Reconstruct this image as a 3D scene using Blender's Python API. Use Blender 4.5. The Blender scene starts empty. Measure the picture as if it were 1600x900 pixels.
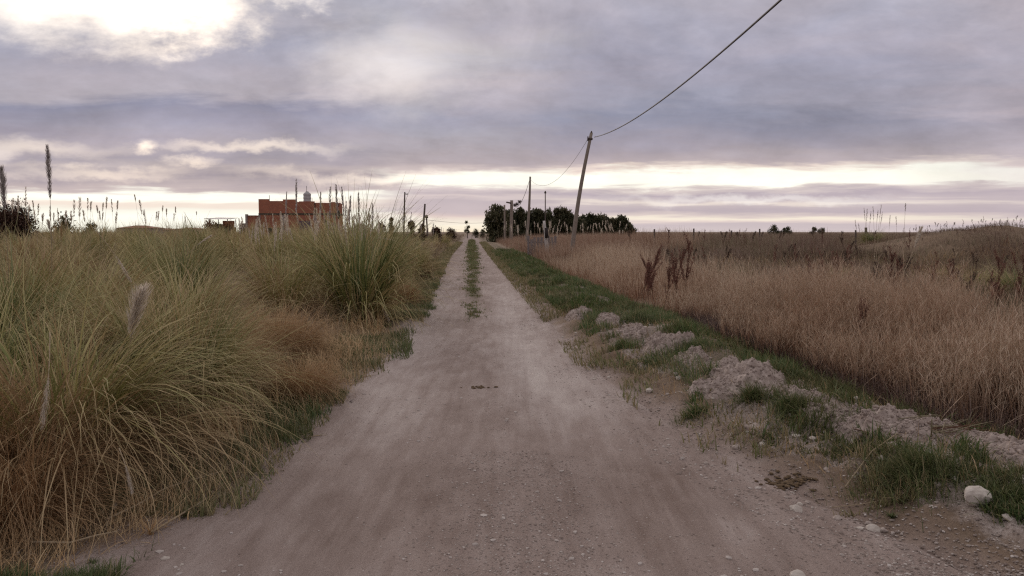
import bpy, math, random
import numpy as np
from mathutils import Vector, Matrix
R = math.radians
rng = np.random.default_rng(11)
random.seed(11)
S = bpy.context.scene
COL = S.collection

# ------------------------------------------------------------------ camera
CAMH, F, HOR = 1.6, 1200.0, 362.0
TH = math.atan((450 - HOR) / F)
cd = bpy.data.cameras.new('camera'); cam = bpy.data.objects.new('camera', cd); COL.objects.link(cam)
cam.location = (0, 0, CAMH); cam.rotation_euler = (math.pi/2 - TH, 0, 0)
cd.lens = 36 * F / 1600; cd.sensor_width = 36; cd.clip_start = 0.05; cd.clip_end = 8000
S.camera = cam
# ------------------------------------------------------------------ view
S.view_settings.view_transform = 'Standard'; S.view_settings.look = 'None'
S.view_settings.gamma = 1; S.view_settings.use_curve_mapping = False
S.view_settings.exposure = 0.0
S.cycles.use_denoising = False; S.cycles.filter_width = 1.25
S.cycles.max_bounces = 6; S.cycles.diffuse_bounces = 3; S.cycles.glossy_bounces = 2; S.cycles.transmission_bounces = 3
S.cycles.sample_clamp_indirect = 3.0
# ------------------------------------------------------------------ sun
SUN_AZ, SUN_EL = -22, 14
sl = bpy.data.lights.new('sun', 'SUN'); sl.energy = 1.0; sl.angle = R(25); sl.color = (1, .86, .76)
so = bpy.data.objects.new('sun', sl); COL.objects.link(so)
_d = Vector((math.sin(R(SUN_AZ))*math.cos(R(SUN_EL)), math.cos(R(SUN_AZ))*math.cos(R(SUN_EL)), math.sin(R(SUN_EL))))
so.rotation_euler = _d.to_track_quat('Z', 'Y').to_euler()

# ------------------------------------------------------------------ node helper
class NT:
    def __init__(s, tree): s.t = tree; s.n = tree.nodes; s.l = tree.links
    def put(s, sock, v):
        if v is None: return
        if isinstance(v, bpy.types.NodeSocket): s.l.new(v, sock)
        else:
            if isinstance(v, (tuple, list)) and len(v) == 3 and sock.type == 'RGBA': v = (*v, 1)
            sock.default_value = v
    def math(s, op, a, b=None, c=None, clamp=False):
        m = s.n.new('ShaderNodeMath'); m.operation = op; m.use_clamp = clamp
        s.put(m.inputs[0], a); s.put(m.inputs[1], b); s.put(m.inputs[2], c); return m.outputs[0]
    def noise(s, vec, scale, detail=4, rough=.5, dist=0, dims='3D'):
        n = s.n.new('ShaderNodeTexNoise'); n.noise_dimensions = dims
        s.put(n.inputs['Vector'], vec); n.inputs['Scale'].default_value = scale
        n.inputs['Detail'].default_value = detail; n.inputs['Roughness'].default_value = rough
        n.inputs['Distortion'].default_value = dist; return n.outputs['Fac']
    def ramp(s, fac, stops, interp='LINEAR'):
        r = s.n.new('ShaderNodeValToRGB'); s.put(r.inputs[0], fac); e = r.color_ramp.elements
        r.color_ramp.interpolation = interp
        while len(e) > 1: e.remove(e[-1])
        for i, (p, c) in enumerate(stops):
            el = e[0] if i == 0 else e.new(p)
            el.position = p; el.color = (*c, 1) if len(c) == 3 else c
        return r.outputs[0]
    def mix(s, fac, a, b, mode='MIX'):
        m = s.n.new('ShaderNodeMix'); m.data_type = 'RGBA'; m.blend_type = mode
        s.put(m.inputs[0], fac); s.put(m.inputs[6], a); s.put(m.inputs[7], b); return m.outputs[2]
    def rng(s, v, a, b, c=0., d=1., smooth=False):
        m = s.n.new('ShaderNodeMapRange'); m.interpolation_type = 'SMOOTHSTEP' if smooth else 'LINEAR'
        s.put(m.inputs[0], v); 
        for i, x in enumerate((a, b, c, d)): m.inputs[i+1].default_value = x
        return m.outputs[0]
    def xyz(s, x, y, z):
        c = s.n.new('ShaderNodeCombineXYZ'); s.put(c.inputs[0], x); s.put(c.inputs[1], y); s.put(c.inputs[2], z); return c.outputs[0]
    def attr(s, name):
        a = s.n.new('ShaderNodeAttribute'); a.attribute_name = name; return a
def lin(r, g, b):
    f = lambda v: ((v/255+.055)/1.055)**2.4 if v/255 > .04045 else v/255/12.92
    return (f(r), f(g), f(b))

# ------------------------------------------------------------------ sky
def build_world():
    w = bpy.data.worlds.new('World'); S.world = w; w.use_nodes = True
    t = NT(w.node_tree); t.n.clear()
    tc = t.n.new('ShaderNodeTexCoord'); sep = t.n.new('ShaderNodeSeparateXYZ'); t.l.new(tc.outputs['Generated'], sep.inputs[0])
    x, y, z = sep.outputs
    az = t.math('MULTIPLY', t.math('ARCTAN2', x, y), 180/math.pi)
    # height of a cloud street that runs along X on a flat deck
    hy = t.math('SQRT', t.math('ADD', t.math('MULTIPLY', y, y), t.math('MULTIPLY', t.math('MULTIPLY', x, x), .06)))
    el = t.math('MULTIPLY', t.math('ARCTAN2', z, hy), 180/math.pi)
    # cloud layer: noise laid on azimuth / height, stretched flat towards the horizon
    elc = t.math('MAXIMUM', el, 0.0)
    sy = t.math('MULTIPLY', t.math('LOGARITHM', t.math('ADD', elc, 2.2), math.e), 6.0)
    v1 = t.xyz(t.math('MULTIPLY', az, .085), sy, 0.0)
    v2 = t.xyz(t.math('MULTIPLY', az, .20), t.math('MULTIPLY', sy, 1.35), 7.0)
    n1 = t.noise(v1, .62, 6, .56, .5)
    n2 = t.noise(v2, .9, 7, .60, .4)
    n3 = t.noise(t.xyz(t.math('MULTIPLY', az, .06), t.math('MULTIPLY', elc, .11), 3.0), 1.6, 6, .62, .6)
    c = lambda n: t.math('SUBTRACT', n, .5)
    n4 = t.noise(t.xyz(t.math('MULTIPLY', az, .20), t.math('MULTIPLY', elc, .34), 11.0), 1.0, 7, .6)
    n5 = t.noise(t.xyz(t.math('MULTIPLY', az, .20), t.math('MULTIPLY', elc, .34), 23.0), 1.0, 7, .6)
    # the warp grows with height: low bands stay level
    amp = t.rng(elc, 0, 14, .55, 6.0)
    e2 = t.math('ADD', elc, t.math('MULTIPLY', c(n1), amp))
    e2 = t.math('ADD', e2, t.math('MULTIPLY', c(n2), t.math('MULTIPLY', amp, .7)))
    f = t.math('DIVIDE', e2, 20.0, clamp=True)
    def stops(L): return [(max(0, min(1, e/20)), lin(*k)) for e, k in L]
    W = (272, 266, 256)
    left = t.ramp(f, stops([(0, (255,250,238)), (1.0, W), (1.6, (255,248,238)), (1.85,(250,232,222)), (2.15,(250,232,222)), (2.4, W), (2.85, W), (3.15,(206,188,190)),
        (3.9,(176,162,172)), (4.6,(196,180,184)), (5.3,(176,164,176)), (6.3,(186,173,184)), (7.5,(172,163,180)), (8.9,(154,149,171)), (10.2,(186,177,191)), (11.8,(184,176,192)),
        (13.6,(170,166,186)), (15.5,(188,181,196)), (18,(186,181,197)), (20,(180,176,194))]))
    mid = t.ramp(f, stops([(0, (255,236,214)), (.55,(255,243,228)), (1.15,(226,204,202)),(1.5,(205,188,194)),(2.0,(200,184,192)),(2.4,(222,204,206)),(2.75,(200,184,192)),(3.2,(222,205,208)),(3.55, W), (4.35, W), (4.8,(214,196,198)), (5.4,(184,170,178)),
        (6.4,(178,168,180)), (8.2,(164,158,176)), (9.5,(178,169,184)), (11.5,(196,186,199)), (13.0,(204,194,204)), (15.,(190,182,198)), (17.5,(196,188,202)), (20,(188,180,196))]))
    right = t.ramp(f, stops([(0, (216,200,204)), (.5,(206,190,197)), (.75,(236,216,212)), (.95,(252,238,224)), (1.15,(226,208,206)), (1.45,(194,178,188)), (1.9,(204,188,194)), (2.15,(240,224,218)), (2.35,(208,192,198)), (2.8,(190,175,187)), (3.15,(222,206,206)),
        (3.4,W), (4.4,W), (4.75,(236,216,210)), (5.1,(192,176,183)), (6.2,(172,161,174)), (8.0,(150,147,168)), (9.5,(164,159,178)), (12,(170,164,184)), (14.5,(178,171,189)), (17,(184,176,192)), (20,(176,170,188))]))
    a2 = t.math('ADD', az, t.math('MULTIPLY', c(n2), 9.0))
    base = t.mix(t.rng(a2, -12.5, -6.5, smooth=True), left, mid)
    base = t.mix(t.rng(a2, -1.5, 7, smooth=True), base, right)
    # far right: the gap closes
    closed = t.mix(t.rng(a2, 22, 42, 0, .75, True), base, lin(196,180,190))
    base = closed
    # a soft opening high on the left, where the veil is thin
    def blob(a0, e0, ra, re, warp=1.0, soft=(1.0, .45)):
        dx = t.math('DIVIDE', t.math('ADD', t.math('SUBTRACT', az, a0), t.math('MULTIPLY', c(n4), 16*warp)), ra)
        dy = t.math('DIVIDE', t.math('ADD', t.math('SUBTRACT', el, e0), t.math('MULTIPLY', c(n5), 9*warp)), re)
        d = t.math('SQRT', t.math('ADD', t.math('MULTIPLY', dx, dx), t.math('MULTIPLY', dy, dy)))
        return t.rng(d, soft[0], soft[1], 0, 1, True)
    op = blob(-27, 18.9, 8.5, 4.9, .8, (1.5, .35))
    op = t.math('MAXIMUM', op, blob(-23.5, 15.9, 4.6, 2.2, .7, (1.6, .2)))
    op = t.math('MAXIMUM', op, blob(-16, 19.3, 9, 2.8, .9, (1.4, .3)))
    for a0, e0, ra, re, k in ((-25.5, 6.3, 1.2, .5, .5), (-18.0, 6.2, 5.5, .45, .30), (-22.6, 5.0, 1.6, .4, .3), (-28.5, 4.2, 5, .5, .3), (-8.5, 12.0, 5.5, 2.8, .30), (-33, 6.0, 5.5, .7, .3), (-10, 4.1, 8, .5, .35), (17, 2.3, 9, .4, .5)):
        op = t.math('MAXIMUM', op, t.math('MULTIPLY', blob(a0, e0, ra, re, .45, (1.6, .0)), k))
    sky = t.n.new('ShaderNodeTexSky'); sky.sky_type = 'NISHITA'; sky.sun_disc = False
    sky.sun_elevation = R(SUN_EL); sky.sun_rotation = R(SUN_AZ); sky.air_density = 1; sky.dust_density = 3
    # billow shading of the cloud sheet
    sh = t.math('ADD', t.math('MULTIPLY', c(n3), .55), t.math('MULTIPLY', c(n2), .34)); sh = t.math('ADD', sh, t.math('MULTIPLY', c(n4), .46)); sh = t.math('ADD', sh, t.math('MULTIPLY', c(n5), .30))
    sh = t.math('MULTIPLY', sh, t.rng(elc, 1.0, 6.0, .15, 1.0))
    gain = t.math('ADD', 1.0, sh)
    cl = t.mix(1.0, base, t.xyz(gain, gain, gain), 'MULTIPLY')
    tint = t.mix(t.rng(n1, .35, .65), (.925,.98,1.005,1), (1.0,.985,.955,1))
    cl = t.mix(t.rng(elc, 3, 8, 0, 1), cl, t.mix(1.0, cl, tint, 'MULTIPLY'))
    # above the picture: an even lid of cloud
    cl = t.mix(t.rng(elc, 17, 34, 0, 1, True), cl, t.mix(1.0, (.62,.565,.59,1), t.xyz(gain, gain, gain), 'MULTIPLY'))
    cl = t.mix(t.rng(el, -4, -.5, 0, 1), (.12,.10,.09,1), cl)
    ten = t.mix(1.0, cl, (9.8,10.0,9.55,1), 'MULTIPLY')
    clear = t.mix(.12, (10.8,10.4,10.2,1), sky.outputs[0])
    fin = t.mix(op, ten, clear)
    bg = t.n.new('ShaderNodeBackground'); t.l.new(fin, bg.inputs[0]); bg.inputs[1].default_value = .1
    o = t.n.new('ShaderNodeOutputWorld'); t.l.new(bg.outputs[0], o.inputs[0])
build_world()

# ------------------------------------------------------------------ helpers
def ray(px, py):
    u, v = (px-800)/F, (450-py)/F
    return Vector((u, math.cos(TH)+v*math.sin(TH), -math.sin(TH)+v*math.cos(TH)))
def gp(px, py, z=0.0):                       # where the sight line meets height z
    d = ray(px, py); k = (z-CAMH)/d.z
    return Vector((d.x*k, d.y*k, z))
def at(px, py, Y):                           # the sight line's point at distance Y
    d = ray(px, py); k = Y/d.y
    return Vector((d.x*k, Y, CAMH+d.z*k))
def tag(o, label=None, cat=None, group=None, kind=None):
    for k, v in (('label', label), ('category', cat), ('group', group), ('kind', kind)):
        if v: o[k] = v
    return o
def empty(name, loc, rz=0):
    o = bpy.data.objects.new(name, None); o.empty_display_size = .1; COL.objects.link(o)
    o.location = loc; o.rotation_euler = (0, 0, rz); return o
def link(name, me, mat=None, parent=None):
    o = bpy.data.objects.new(name, me); COL.objects.link(o)
    if mat and not me.materials: me.materials.append(mat)
    if parent: o.parent = parent
    return o
def mesh_np(name, V, Q, attrs=None, smooth=True, T=None):
    """V (n,3); Q (m,4) quads; T (k,3) tris; attrs: name -> per-vertex floats"""
    me = bpy.data.meshes.new(name); V = np.asarray(V, np.float32)
    nq = 0 if Q is None else len(Q); nt = 0 if T is None else len(T)
    loops = np.concatenate([np.asarray(Q, np.int32).ravel() if nq else np.zeros(0, np.int32), np.asarray(T, np.int32).ravel() if nt else np.zeros(0, np.int32)])
    start = np.concatenate([np.arange(nq)*4, nq*4+np.arange(nt)*3]).astype(np.int32)
    tot = np.concatenate([np.full(nq, 4), np.full(nt, 3)]).astype(np.int32)
    me.vertices.add(len(V)); me.vertices.foreach_set('co', V.ravel())
    me.loops.add(len(loops)); me.loops.foreach_set('vertex_index', loops)
    me.polygons.add(nq+nt); me.polygons.foreach_set('loop_start', start); me.polygons.foreach_set('loop_total', tot)
    me.polygons.foreach_set('use_smooth', np.full(nq+nt, smooth))
    for k, a in (attrs or {}).items():
        at_ = me.attributes.new(k, 'FLOAT', 'POINT'); at_.data.foreach_set('value', np.asarray(a, np.float32))
    me.update(calc_edges=True); return me
class MB:                                     # collects pieces into ONE mesh
    def __init__(s): s.V = []; s.Q = []; s.T = []; s.A = []; s.n = 0
    def add(s, V, Q=None, T=None, a=0.):
        V = np.asarray(V, float)
        if Q is not None and len(Q): s.Q.append(np.asarray(Q)+s.n)
        if T is not None and len(T): s.T.append(np.asarray(T)+s.n)
        s.V.append(V); s.A.append(np.full(len(V), a) if np.isscalar(a) else a); s.n += len(V)
    def box(s, c, d, rz=0, a=0.):
        c = np.array(c); d = np.array(d)/2
        P = np.array([[i, j, k] for i in (-1,1) for j in (-1,1) for k in (-1,1)])*d
        cs, sn = math.cos(rz), math.sin(rz)
        P = np.stack([P[:,0]*cs-P[:,1]*sn, P[:,0]*sn+P[:,1]*cs, P[:,2]], 1)+c
        s.add(P, [[0,1,3,2],[4,6,7,5],[0,4,5,1],[2,3,7,6],[0,2,6,4],[1,5,7,3]], a=a)
    def tube(s, pts, rad, sides=8, a=0., cap=True):
        pts = [Vector(p) for p in pts]; n = len(pts)
        rad = [rad]*n if np.isscalar(rad) else rad
        V = []; up = Vector((.13,.31,.94)).normalized()
        for i, p in enumerate(pts):
            d = (pts[min(i+1,n-1)]-pts[max(i-1,0)]).normalized()
            e1 = d.cross(up)
            if e1.length < .05: e1 = d.cross(Vector((1,0,0)))
            e1.normalize(); e2 = d.cross(e1)
            for k in range(sides):
                an = 2*math.pi*k/sides
                V.append(p+(e1*math.cos(an)+e2*math.sin(an))*rad[i])
        Q = [[i*sides+k, i*sides+(k+1)%sides, (i+1)*sides+(k+1)%sides, (i+1)*sides+k] for i in range(n-1) for k in range(sides)]
        T = []
        if cap:
            V += [pts[0], pts[-1]]; b = n*sides
            T = [[b, (k+1)%sides, k] for k in range(sides)]+[[b+1, (n-1)*sides+k, (n-1)*sides+(k+1)%sides] for k in range(sides)]
        s.add([tuple(v) for v in V], Q, T, a)
    def build(s, name, mat, parent=None, smooth=False):
        me = mesh_np(name, np.concatenate(s.V), np.concatenate(s.Q) if s.Q else None, {'tint': np.concatenate(s.A)}, smooth, np.concatenate(s.T) if s.T else None)
        return link(name, me, mat, parent)
def vnoise(x, y, seed=0):
    x = np.asarray(x, float); y = np.asarray(y, float)
    xi = np.floor(x).astype(np.int64); yi = np.floor(y).astype(np.int64); fx = x-xi; fy = y-yi
    def h(a, b):
        n = (a*374761393+b*668265263+seed*1442695041) & 0xffffffff
        n = ((n ^ (n >> 13))*1274126177) & 0xffffffff
        return ((n ^ (n >> 16)) & 0xffff)/65535.
    u = fx*fx*(3-2*fx); v = fy*fy*(3-2*fy)
    return (h(xi,yi)*(1-u)+h(xi+1,yi)*u)*(1-v)+(h(xi,yi+1)*(1-u)+h(xi+1,yi+1)*u)*v
def fbm(x, y, oct=4, seed=0, gain=.5):
    s = 0; a = 1; t = 0
    for i in range(oct):
        s = s+a*vnoise(x*2**i+17.3*i, y*2**i-9.1*i, seed+i); t += a; a *= gain
    return s/t                                 # 0..1
def sstep(a, b, x):
    t = np.clip((x-a)/(b-a), 0, 1); return t*t*(3-2*t)

# ------------------------------------------------------------------ ground shape
_LY = np.array([-20, 2, 3.57, 4.4, 5.7, 6.9, 8.07, 9.7, 13.9, 21.8, 50, 400])
_LX = np.array([-2.3, -2.3, -2.16, -1.78, -1.80, -1.78, -1.68, -1.62, -1.85, -2.4, -4.2, -22.4])
_RY = np.array([-20, 2, 3.4, 4.4, 5.7, 8.07, 9.7, 13.9, 21.8, 50, 400])
_RX = np.array([2.7, 2.5, 2.25, 1.85, 1.45, 1.07, .87, .68, .22, -1.33, -19.6])
_FY = np.array([-20, 2, 5.2, 6.0, 8.0, 9.6, 12, 16, 24, 44, 83, 400])     # where the tall dry grass starts on the right
_FX = np.array([5.0, 4.7, 3.95, 3.5, 3.35, 3.2, 3.2, 2.75, 2.1, 1.2, -.9, -17.])
XL = lambda y: np.interp(y, _LY, _LX)
XR = lambda y: np.interp(y, _RY, _RX)
XF = lambda y: np.interp(y, _FY, _FX)
XS = lambda y: -.0525*y+.05                     # grassy strip between the wheel tracks
def mound(x, y):
    return np.exp(-(((x-21.4)/3.9)**2+((y-36)/5.0)**2))*1.18+np.exp(-(((x-28.5)/6.)**2+((y-37)/6.)**2))*1.05+.16*np.sin(x*1.3+y*.4)*np.exp(-(((x-22)/6.)**2+((y-36)/5.0)**2))
def hgt(x, y):
    x = np.asarray(x, float); y = np.asarray(y, float)
    xl, xr, xf, xs = XL(y), XR(y), XF(y), XS(y)
    z = (fbm(x*.13, y*.13, 3, 5)-.5)*.35*sstep(8, 40, np.hypot(x, y))*(sstep(0, 3, xl-x)+sstep(0, 3, x-xf))
    z = z+.10*sstep(0, 1.6, xl-x)+.05*sstep(0, .5, xl-x)*(fbm(x*3, y*3, 3, 8)-.3)
    # thrown-up bank on the right
    c = xr+(xf-xr)*.50; hw = (xf-xr)*.5
    p = np.clip(1-np.abs((x-c)/hw)**1.6, 0, 1)
    far = sstep(60, 18, y)*.7+.3
    z = z+p*(.10+.26*fbm(x*1.3, y*.9, 3, 21))*far
    z = z+.50*sstep(22, 42, y)*sstep(0, 8, x-xf)+.30*sstep(14, 34, y)*sstep(1, 6, xl-x)
    z = z+sstep(.05, .5, p)*((fbm(x*7, y*7, 4, 33)-.5)*.13+(fbm(x*20, y*20, 2, 35)-.5)*.06*sstep(16, 8, y))*far
    # wheel tracks
    inr = sstep(0, .35, x-xl)*sstep(0, .35, xr-x)
    tr = np.exp(-((x-xs-.78)/.34)**2)+np.exp(-((x-xs+.78)/.34)**2)
    z = z+inr*(-.035*tr+(fbm(x*1.1, y*.7, 3, 51)-.5)*.035+(fbm(x*6, y*5, 3, 53)-.5)*.02)+ (1-inr)*(fbm(x*5, y*5, 3, 57)-.5)*.03
    # old grassed spoil mound far to the right
    m = mound(x, y)
    z = z+m+ m*(fbm(x*.6, y*.6, 3, 71)-.5)*.3
    return z
def hz(x, y): return float(hgt(np.array([x]), np.array([y]))[0])
def axis(a, b, fine, lo, hi, g):
    L = list(np.arange(a, b+1e-6, fine)); s = fine; v = L[-1]
    while v < hi: s *= g; v += s; L.append(v)
    s = fine; v = L[0]; M = []
    while v > lo: s *= g; v -= s; M.append(v)
    return np.array(M[::-1]+L)
def grid(xs, ys, name, fn, dz=0):
    X, Y = np.meshgrid(xs, ys) if xs.ndim == 1 else (xs, ys)
    Z = fn(X, Y)+dz
    ny, nx = X.shape; i = np.arange(ny*nx).reshape(ny, nx)
    Q = np.stack([i[:-1,:-1], i[:-1,1:], i[1:,1:], i[1:,:-1]], -1).reshape(-1, 4)
    return X, Y, Z, Q

# ------------------------------------------------------------------ materials
def mat(name):
    m = bpy.data.materials.new(name); m.use_nodes = True; t = NT(m.node_tree)
    b = t.n['Principled BSDF']; b.inputs['Roughness'].default_value = .9; b.inputs['Specular IOR Level'].default_value = .2
    return m, t, b
def soil_material(road=False):
    m, t, b = mat('packed_dirt' if road else 'field_soil')
    g = t.n.new('ShaderNodeNewGeometry'); P = g.outputs['Position']
    mq = t.n.new('ShaderNodeMapping'); mq.inputs['Scale'].default_value = (1, .3 if road else .8, 1); mq.inputs['Rotation'].default_value = (0, 0, R(-3)); t.l.new(P, mq.inputs[0])
    nA = t.noise(mq.outputs[0], 1.1, 5, .6); nB = t.noise(mq.outputs[0], 6, 5, .65); nC = t.noise(P, 45, 4, .7); nD = t.noise(P, 170, 3, .7)
    mp = t.n.new('ShaderNodeMapping'); mp.inputs['Scale'].default_value = (1, .12, 1); mp.inputs['Rotation'].default_value = (0, 0, R(-3)); t.l.new(P, mp.inputs[0])
    nS = t.noise(mp.outputs[0], 7.0, 4, .6)
    ms = t.n.new('ShaderNodeMapping'); ms.inputs['Scale'].default_value = (1, .03, 1); ms.inputs['Rotation'].default_value = (0, 0, R(-3)); t.l.new(P, ms.inputs[0])
    nS = t.math('ADD', t.math('MULTIPLY', nS, .5), t.math('MULTIPLY', t.noise(ms.outputs[0], 16, 3, .6), .5))
    pale = t.attr('pale').outputs['Fac']; rub = t.attr('rubble').outputs['Fac']; grn = t.attr('green').outputs['Fac']
    f = t.math('ADD', pale, t.math('ADD', t.math('MULTIPLY', t.math('SUBTRACT', nB, .5), .75), t.math('MULTIPLY', t.math('SUBTRACT', nA, .5), .9)))
    f = t.math('ADD', f, t.math('MULTIPLY', t.math('SUBTRACT', nS, .5), .75))
    c = t.ramp(f, [(0, (.23,.17,.147)), (.35, (.345,.275,.25)), (.65, (.465,.395,.37)), (1, (.62,.555,.52))])
    earth = t.ramp(nB, [(.25, (.13,.095,.072)), (.5, (.20,.150,.118)), (.75, (.30,.240,.20))])
    rubc = t.ramp(t.math('ADD', t.math('MULTIPLY', nC, .6), t.math('MULTIPLY', nB, .4)), [(.3, (.20,.15,.13)), (.48, (.38,.315,.285)), (.64, (.55,.48,.45))])
    grass = t.ramp(nC, [(.3, (.075,.06,.035)), (.6, (.15,.115,.07)), (.8,(.11,.12,.05))])
    if not road:
        thatch = t.ramp(t.math('ADD', t.math('MULTIPLY', nC, .5), t.math('MULTIPLY', nA, .5)), [(.3, (.14,.095,.065)), (.55, (.25,.18,.125)), (.75, (.32,.25,.17))])
        rd = t.attr('edge').outputs['Fac']
        e = t.mix(rub, thatch, earth)
        c = t.mix(rd, e, c)
    c = t.mix(t.rng(t.math('ADD', rub, t.math('MULTIPLY', t.math('SUBTRACT', nB, .5), .8)), .45, .75, 0, 1), c, rubc)
    c = t.mix(t.rng(t.math('ADD', grn, t.math('MULTIPLY', t.math('SUBTRACT', nB, .5), .7)), .4, .8, 0, .8), c, grass)
    # grains and small pale chips pressed in
    vo = t.n.new('ShaderNodeTexVoronoi'); vo.inputs['Scale'].default_value = 42; t.l.new(P, vo.inputs['Vector'])
    chip = t.math('MULTIPLY', t.math('LESS_THAN', vo.outputs['Distance'], t.math('MULTIPLY', nB, .36)), t.math('GREATER_THAN', t.noise(P, 11, 2), .56))
    c = t.mix(t.math('MULTIPLY', chip, .5), c, (.50,.44,.41,1))
    c = t.mix(t.rng(nD, .3, .7, 0, 1), t.mix(1.0, c, (.72,.71,.70,1), 'MULTIPLY'), t.mix(1.0, c, (1.2,1.2,1.2,1), 'MULTIPLY'))
    t.l.new(c, b.inputs['Base Color']); b.inputs['Roughness'].default_value = .95
    bh = t.math('ADD', t.math('MULTIPLY', nC, .7), t.math('ADD', t.math('MULTIPLY', nD, .3), t.math('MULTIPLY', chip, .35)))
    bp = t.n.new('ShaderNodeBump'); bp.inputs['Strength'].default_value = 1.0; bp.inputs['Distance'].default_value = .018
    t.l.new(bh, bp.inputs['Height']); t.l.new(bp.outputs[0], b.inputs['Normal'])
    return m
def blade_material(name, stops, tip=None, base=None, trans=.35, rough=.7, objvar=.12, patch=None):
    m, t, b = mat(name); t.n.remove(b)
    tn = t.attr('tint').outputs['Fac']; tt = t.attr('along').outputs['Fac']
    oi = t.n.new('ShaderNodeObjectInfo').outputs['Random']
    f = t.math('ADD', tn, t.math('MULTIPLY', t.math('SUBTRACT', oi, .5), objvar*2))
    c = t.ramp(f, stops)
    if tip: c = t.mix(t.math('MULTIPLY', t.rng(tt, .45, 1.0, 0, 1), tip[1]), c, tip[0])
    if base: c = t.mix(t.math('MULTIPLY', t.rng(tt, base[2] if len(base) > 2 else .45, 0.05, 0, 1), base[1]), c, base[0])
    if patch:
        g = t.n.new('ShaderNodeNewGeometry'); n = t.noise(g.outputs['Position'], patch[0], 3, .5)
        c = t.mix(t.rng(n, .42, .62, 0, patch[2]), c, patch[1])
    d = t.n.new('ShaderNodeBsdfDiffuse'); t.l.new(c, d.inputs[0])
    tr = t.n.new('ShaderNodeBsdfTranslucent'); t.l.new(c, tr.inputs[0])
    gl = t.n.new('ShaderNodeBsdfGlossy'); gl.inputs['Roughness'].default_value = .55; gl.inputs[0].default_value = (.8,.8,.8,1)
    mx = t.n.new('ShaderNodeMixShader'); mx.inputs[0].default_value = trans; t.l.new(d.outputs[0], mx.inputs[1]); t.l.new(tr.outputs[0], mx.inputs[2])
    m2 = t.n.new('ShaderNodeMixShader'); m2.inputs[0].default_value = .03; t.l.new(mx.outputs[0], m2.inputs[1]); t.l.new(gl.outputs[0], m2.inputs[2])
    t.l.new(m2.outputs[0], t.n['Material Output'].inputs[0]); return m
def plain(name, ca, cb, scale=8, rough=.9, bump=.3, stretch=(1,1,1), dist=.01):
    m, t, b = mat(name)
    tc = t.n.new('ShaderNodeTexCoord'); mp = t.n.new('ShaderNodeMapping'); mp.inputs['Scale'].default_value = stretch; t.l.new(tc.outputs['Object'], mp.inputs[0])
    n = t.noise(mp.outputs[0], scale, 6, .65)
    c = t.ramp(n, [(.32, ca), (.68, cb)]); t.l.new(c, b.inputs['Base Color']); b.inputs['Roughness'].default_value = rough
    bp = t.n.new('ShaderNodeBump'); bp.inputs['Strength'].default_value = bump; bp.inputs['Distance'].default_value = dist
    t.l.new(n, bp.inputs['Height']); t.l.new(bp.outputs[0], b.inputs['Normal']); return m
M = {}
M['soil'] = soil_material(); M['road'] = soil_material(True)
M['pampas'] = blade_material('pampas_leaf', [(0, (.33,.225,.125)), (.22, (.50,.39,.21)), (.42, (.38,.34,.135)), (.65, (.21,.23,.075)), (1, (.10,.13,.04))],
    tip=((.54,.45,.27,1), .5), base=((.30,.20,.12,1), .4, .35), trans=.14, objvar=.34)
M['pampas_dry'] = blade_material('dry_pampas_leaf', [(0, (.30,.175,.09)), (.5, (.48,.32,.165)), (1, (.60,.46,.28))], tip=((.55,.42,.26,1), .4), trans=.18)
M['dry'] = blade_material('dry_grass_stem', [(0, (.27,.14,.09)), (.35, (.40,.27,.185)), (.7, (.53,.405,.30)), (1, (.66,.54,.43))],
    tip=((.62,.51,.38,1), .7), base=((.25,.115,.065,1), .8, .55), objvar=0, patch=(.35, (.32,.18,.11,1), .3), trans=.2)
M['drab'] = blade_material('drab_field_grass', [(0, (.14,.09,.07)), (.35, (.26,.185,.14)), (.6, (.17,.165,.09)), (.85, (.28,.24,.15)), (1, (.42,.33,.25))], tip=((.34,.255,.20,1), .4), objvar=0, patch=(.28, (.17,.10,.08,1), .65), trans=.2)
M['dry_far'] = blade_material('far_dry_grass', [(0, (.22,.125,.085)), (.4, (.34,.225,.16)), (.75, (.43,.32,.235)), (1, (.52,.41,.31))], tip=((.46,.36,.27,1), .5), objvar=0, patch=(.12, (.24,.13,.09,1), .75), trans=.2)
M['brush'] = blade_material('dead_brush', [(0, (.07,.045,.04)), (.7, (.15,.10,.085)), (1, (.30,.22,.18))], trans=.1, objvar=0)
M['green'] = blade_material('green_grass', [(0, (.05,.085,.028)), (.4, (.085,.135,.042)), (.65, (.15,.17,.065)), (.8, (.27,.23,.12)), (1, (.38,.30,.19))], trans=.3, objvar=0, patch=(1.1, (.16,.13,.07,1), .45))
M['plume'] = blade_material('plume_hair', [(0, (.52,.45,.38)), (1, (.68,.61,.53))], trans=.6, objvar=.3)
M['plume_grey'] = blade_material('grey_plume_hair', [(0, (.36,.32,.32)), (1, (.50,.46,.45))], trans=.62, objvar=.3)
M['stalk'] = plain('dry_stalk', (.26,.20,.13), (.42,.34,.24), 30, .8, .2)
M['fresh_stalk'] = plain('grey_stalk', (.20,.17,.11), (.32,.27,.19), 30, .8, .2)
M['dock'] = blade_material('dock_seed', [(0, (.10,.038,.03)), (.6, (.17,.068,.052)), (1, (.27,.13,.095))], trans=.25)
M['dark_weed'] = blade_material('dark_weed_seed', [(0, (.07,.045,.035)), (1, (.14,.095,.07))], trans=.15)
M['dock_stem'] = plain('dock_stem', (.10,.05,.035), (.17,.09,.06), 30, .85, .2)
M['leaf_dark'] = blade_material('tree_leaf', [(0, (.055,.058,.033)), (.5, (.085,.088,.045)), (1, (.14,.12,.07))], trans=.35, objvar=.3)
M['leaf_olive'] = blade_material('shrub_leaf', [(0, (.06,.06,.03)), (.5, (.10,.09,.04)), (1, (.15,.12,.06))], trans=.2)
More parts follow.
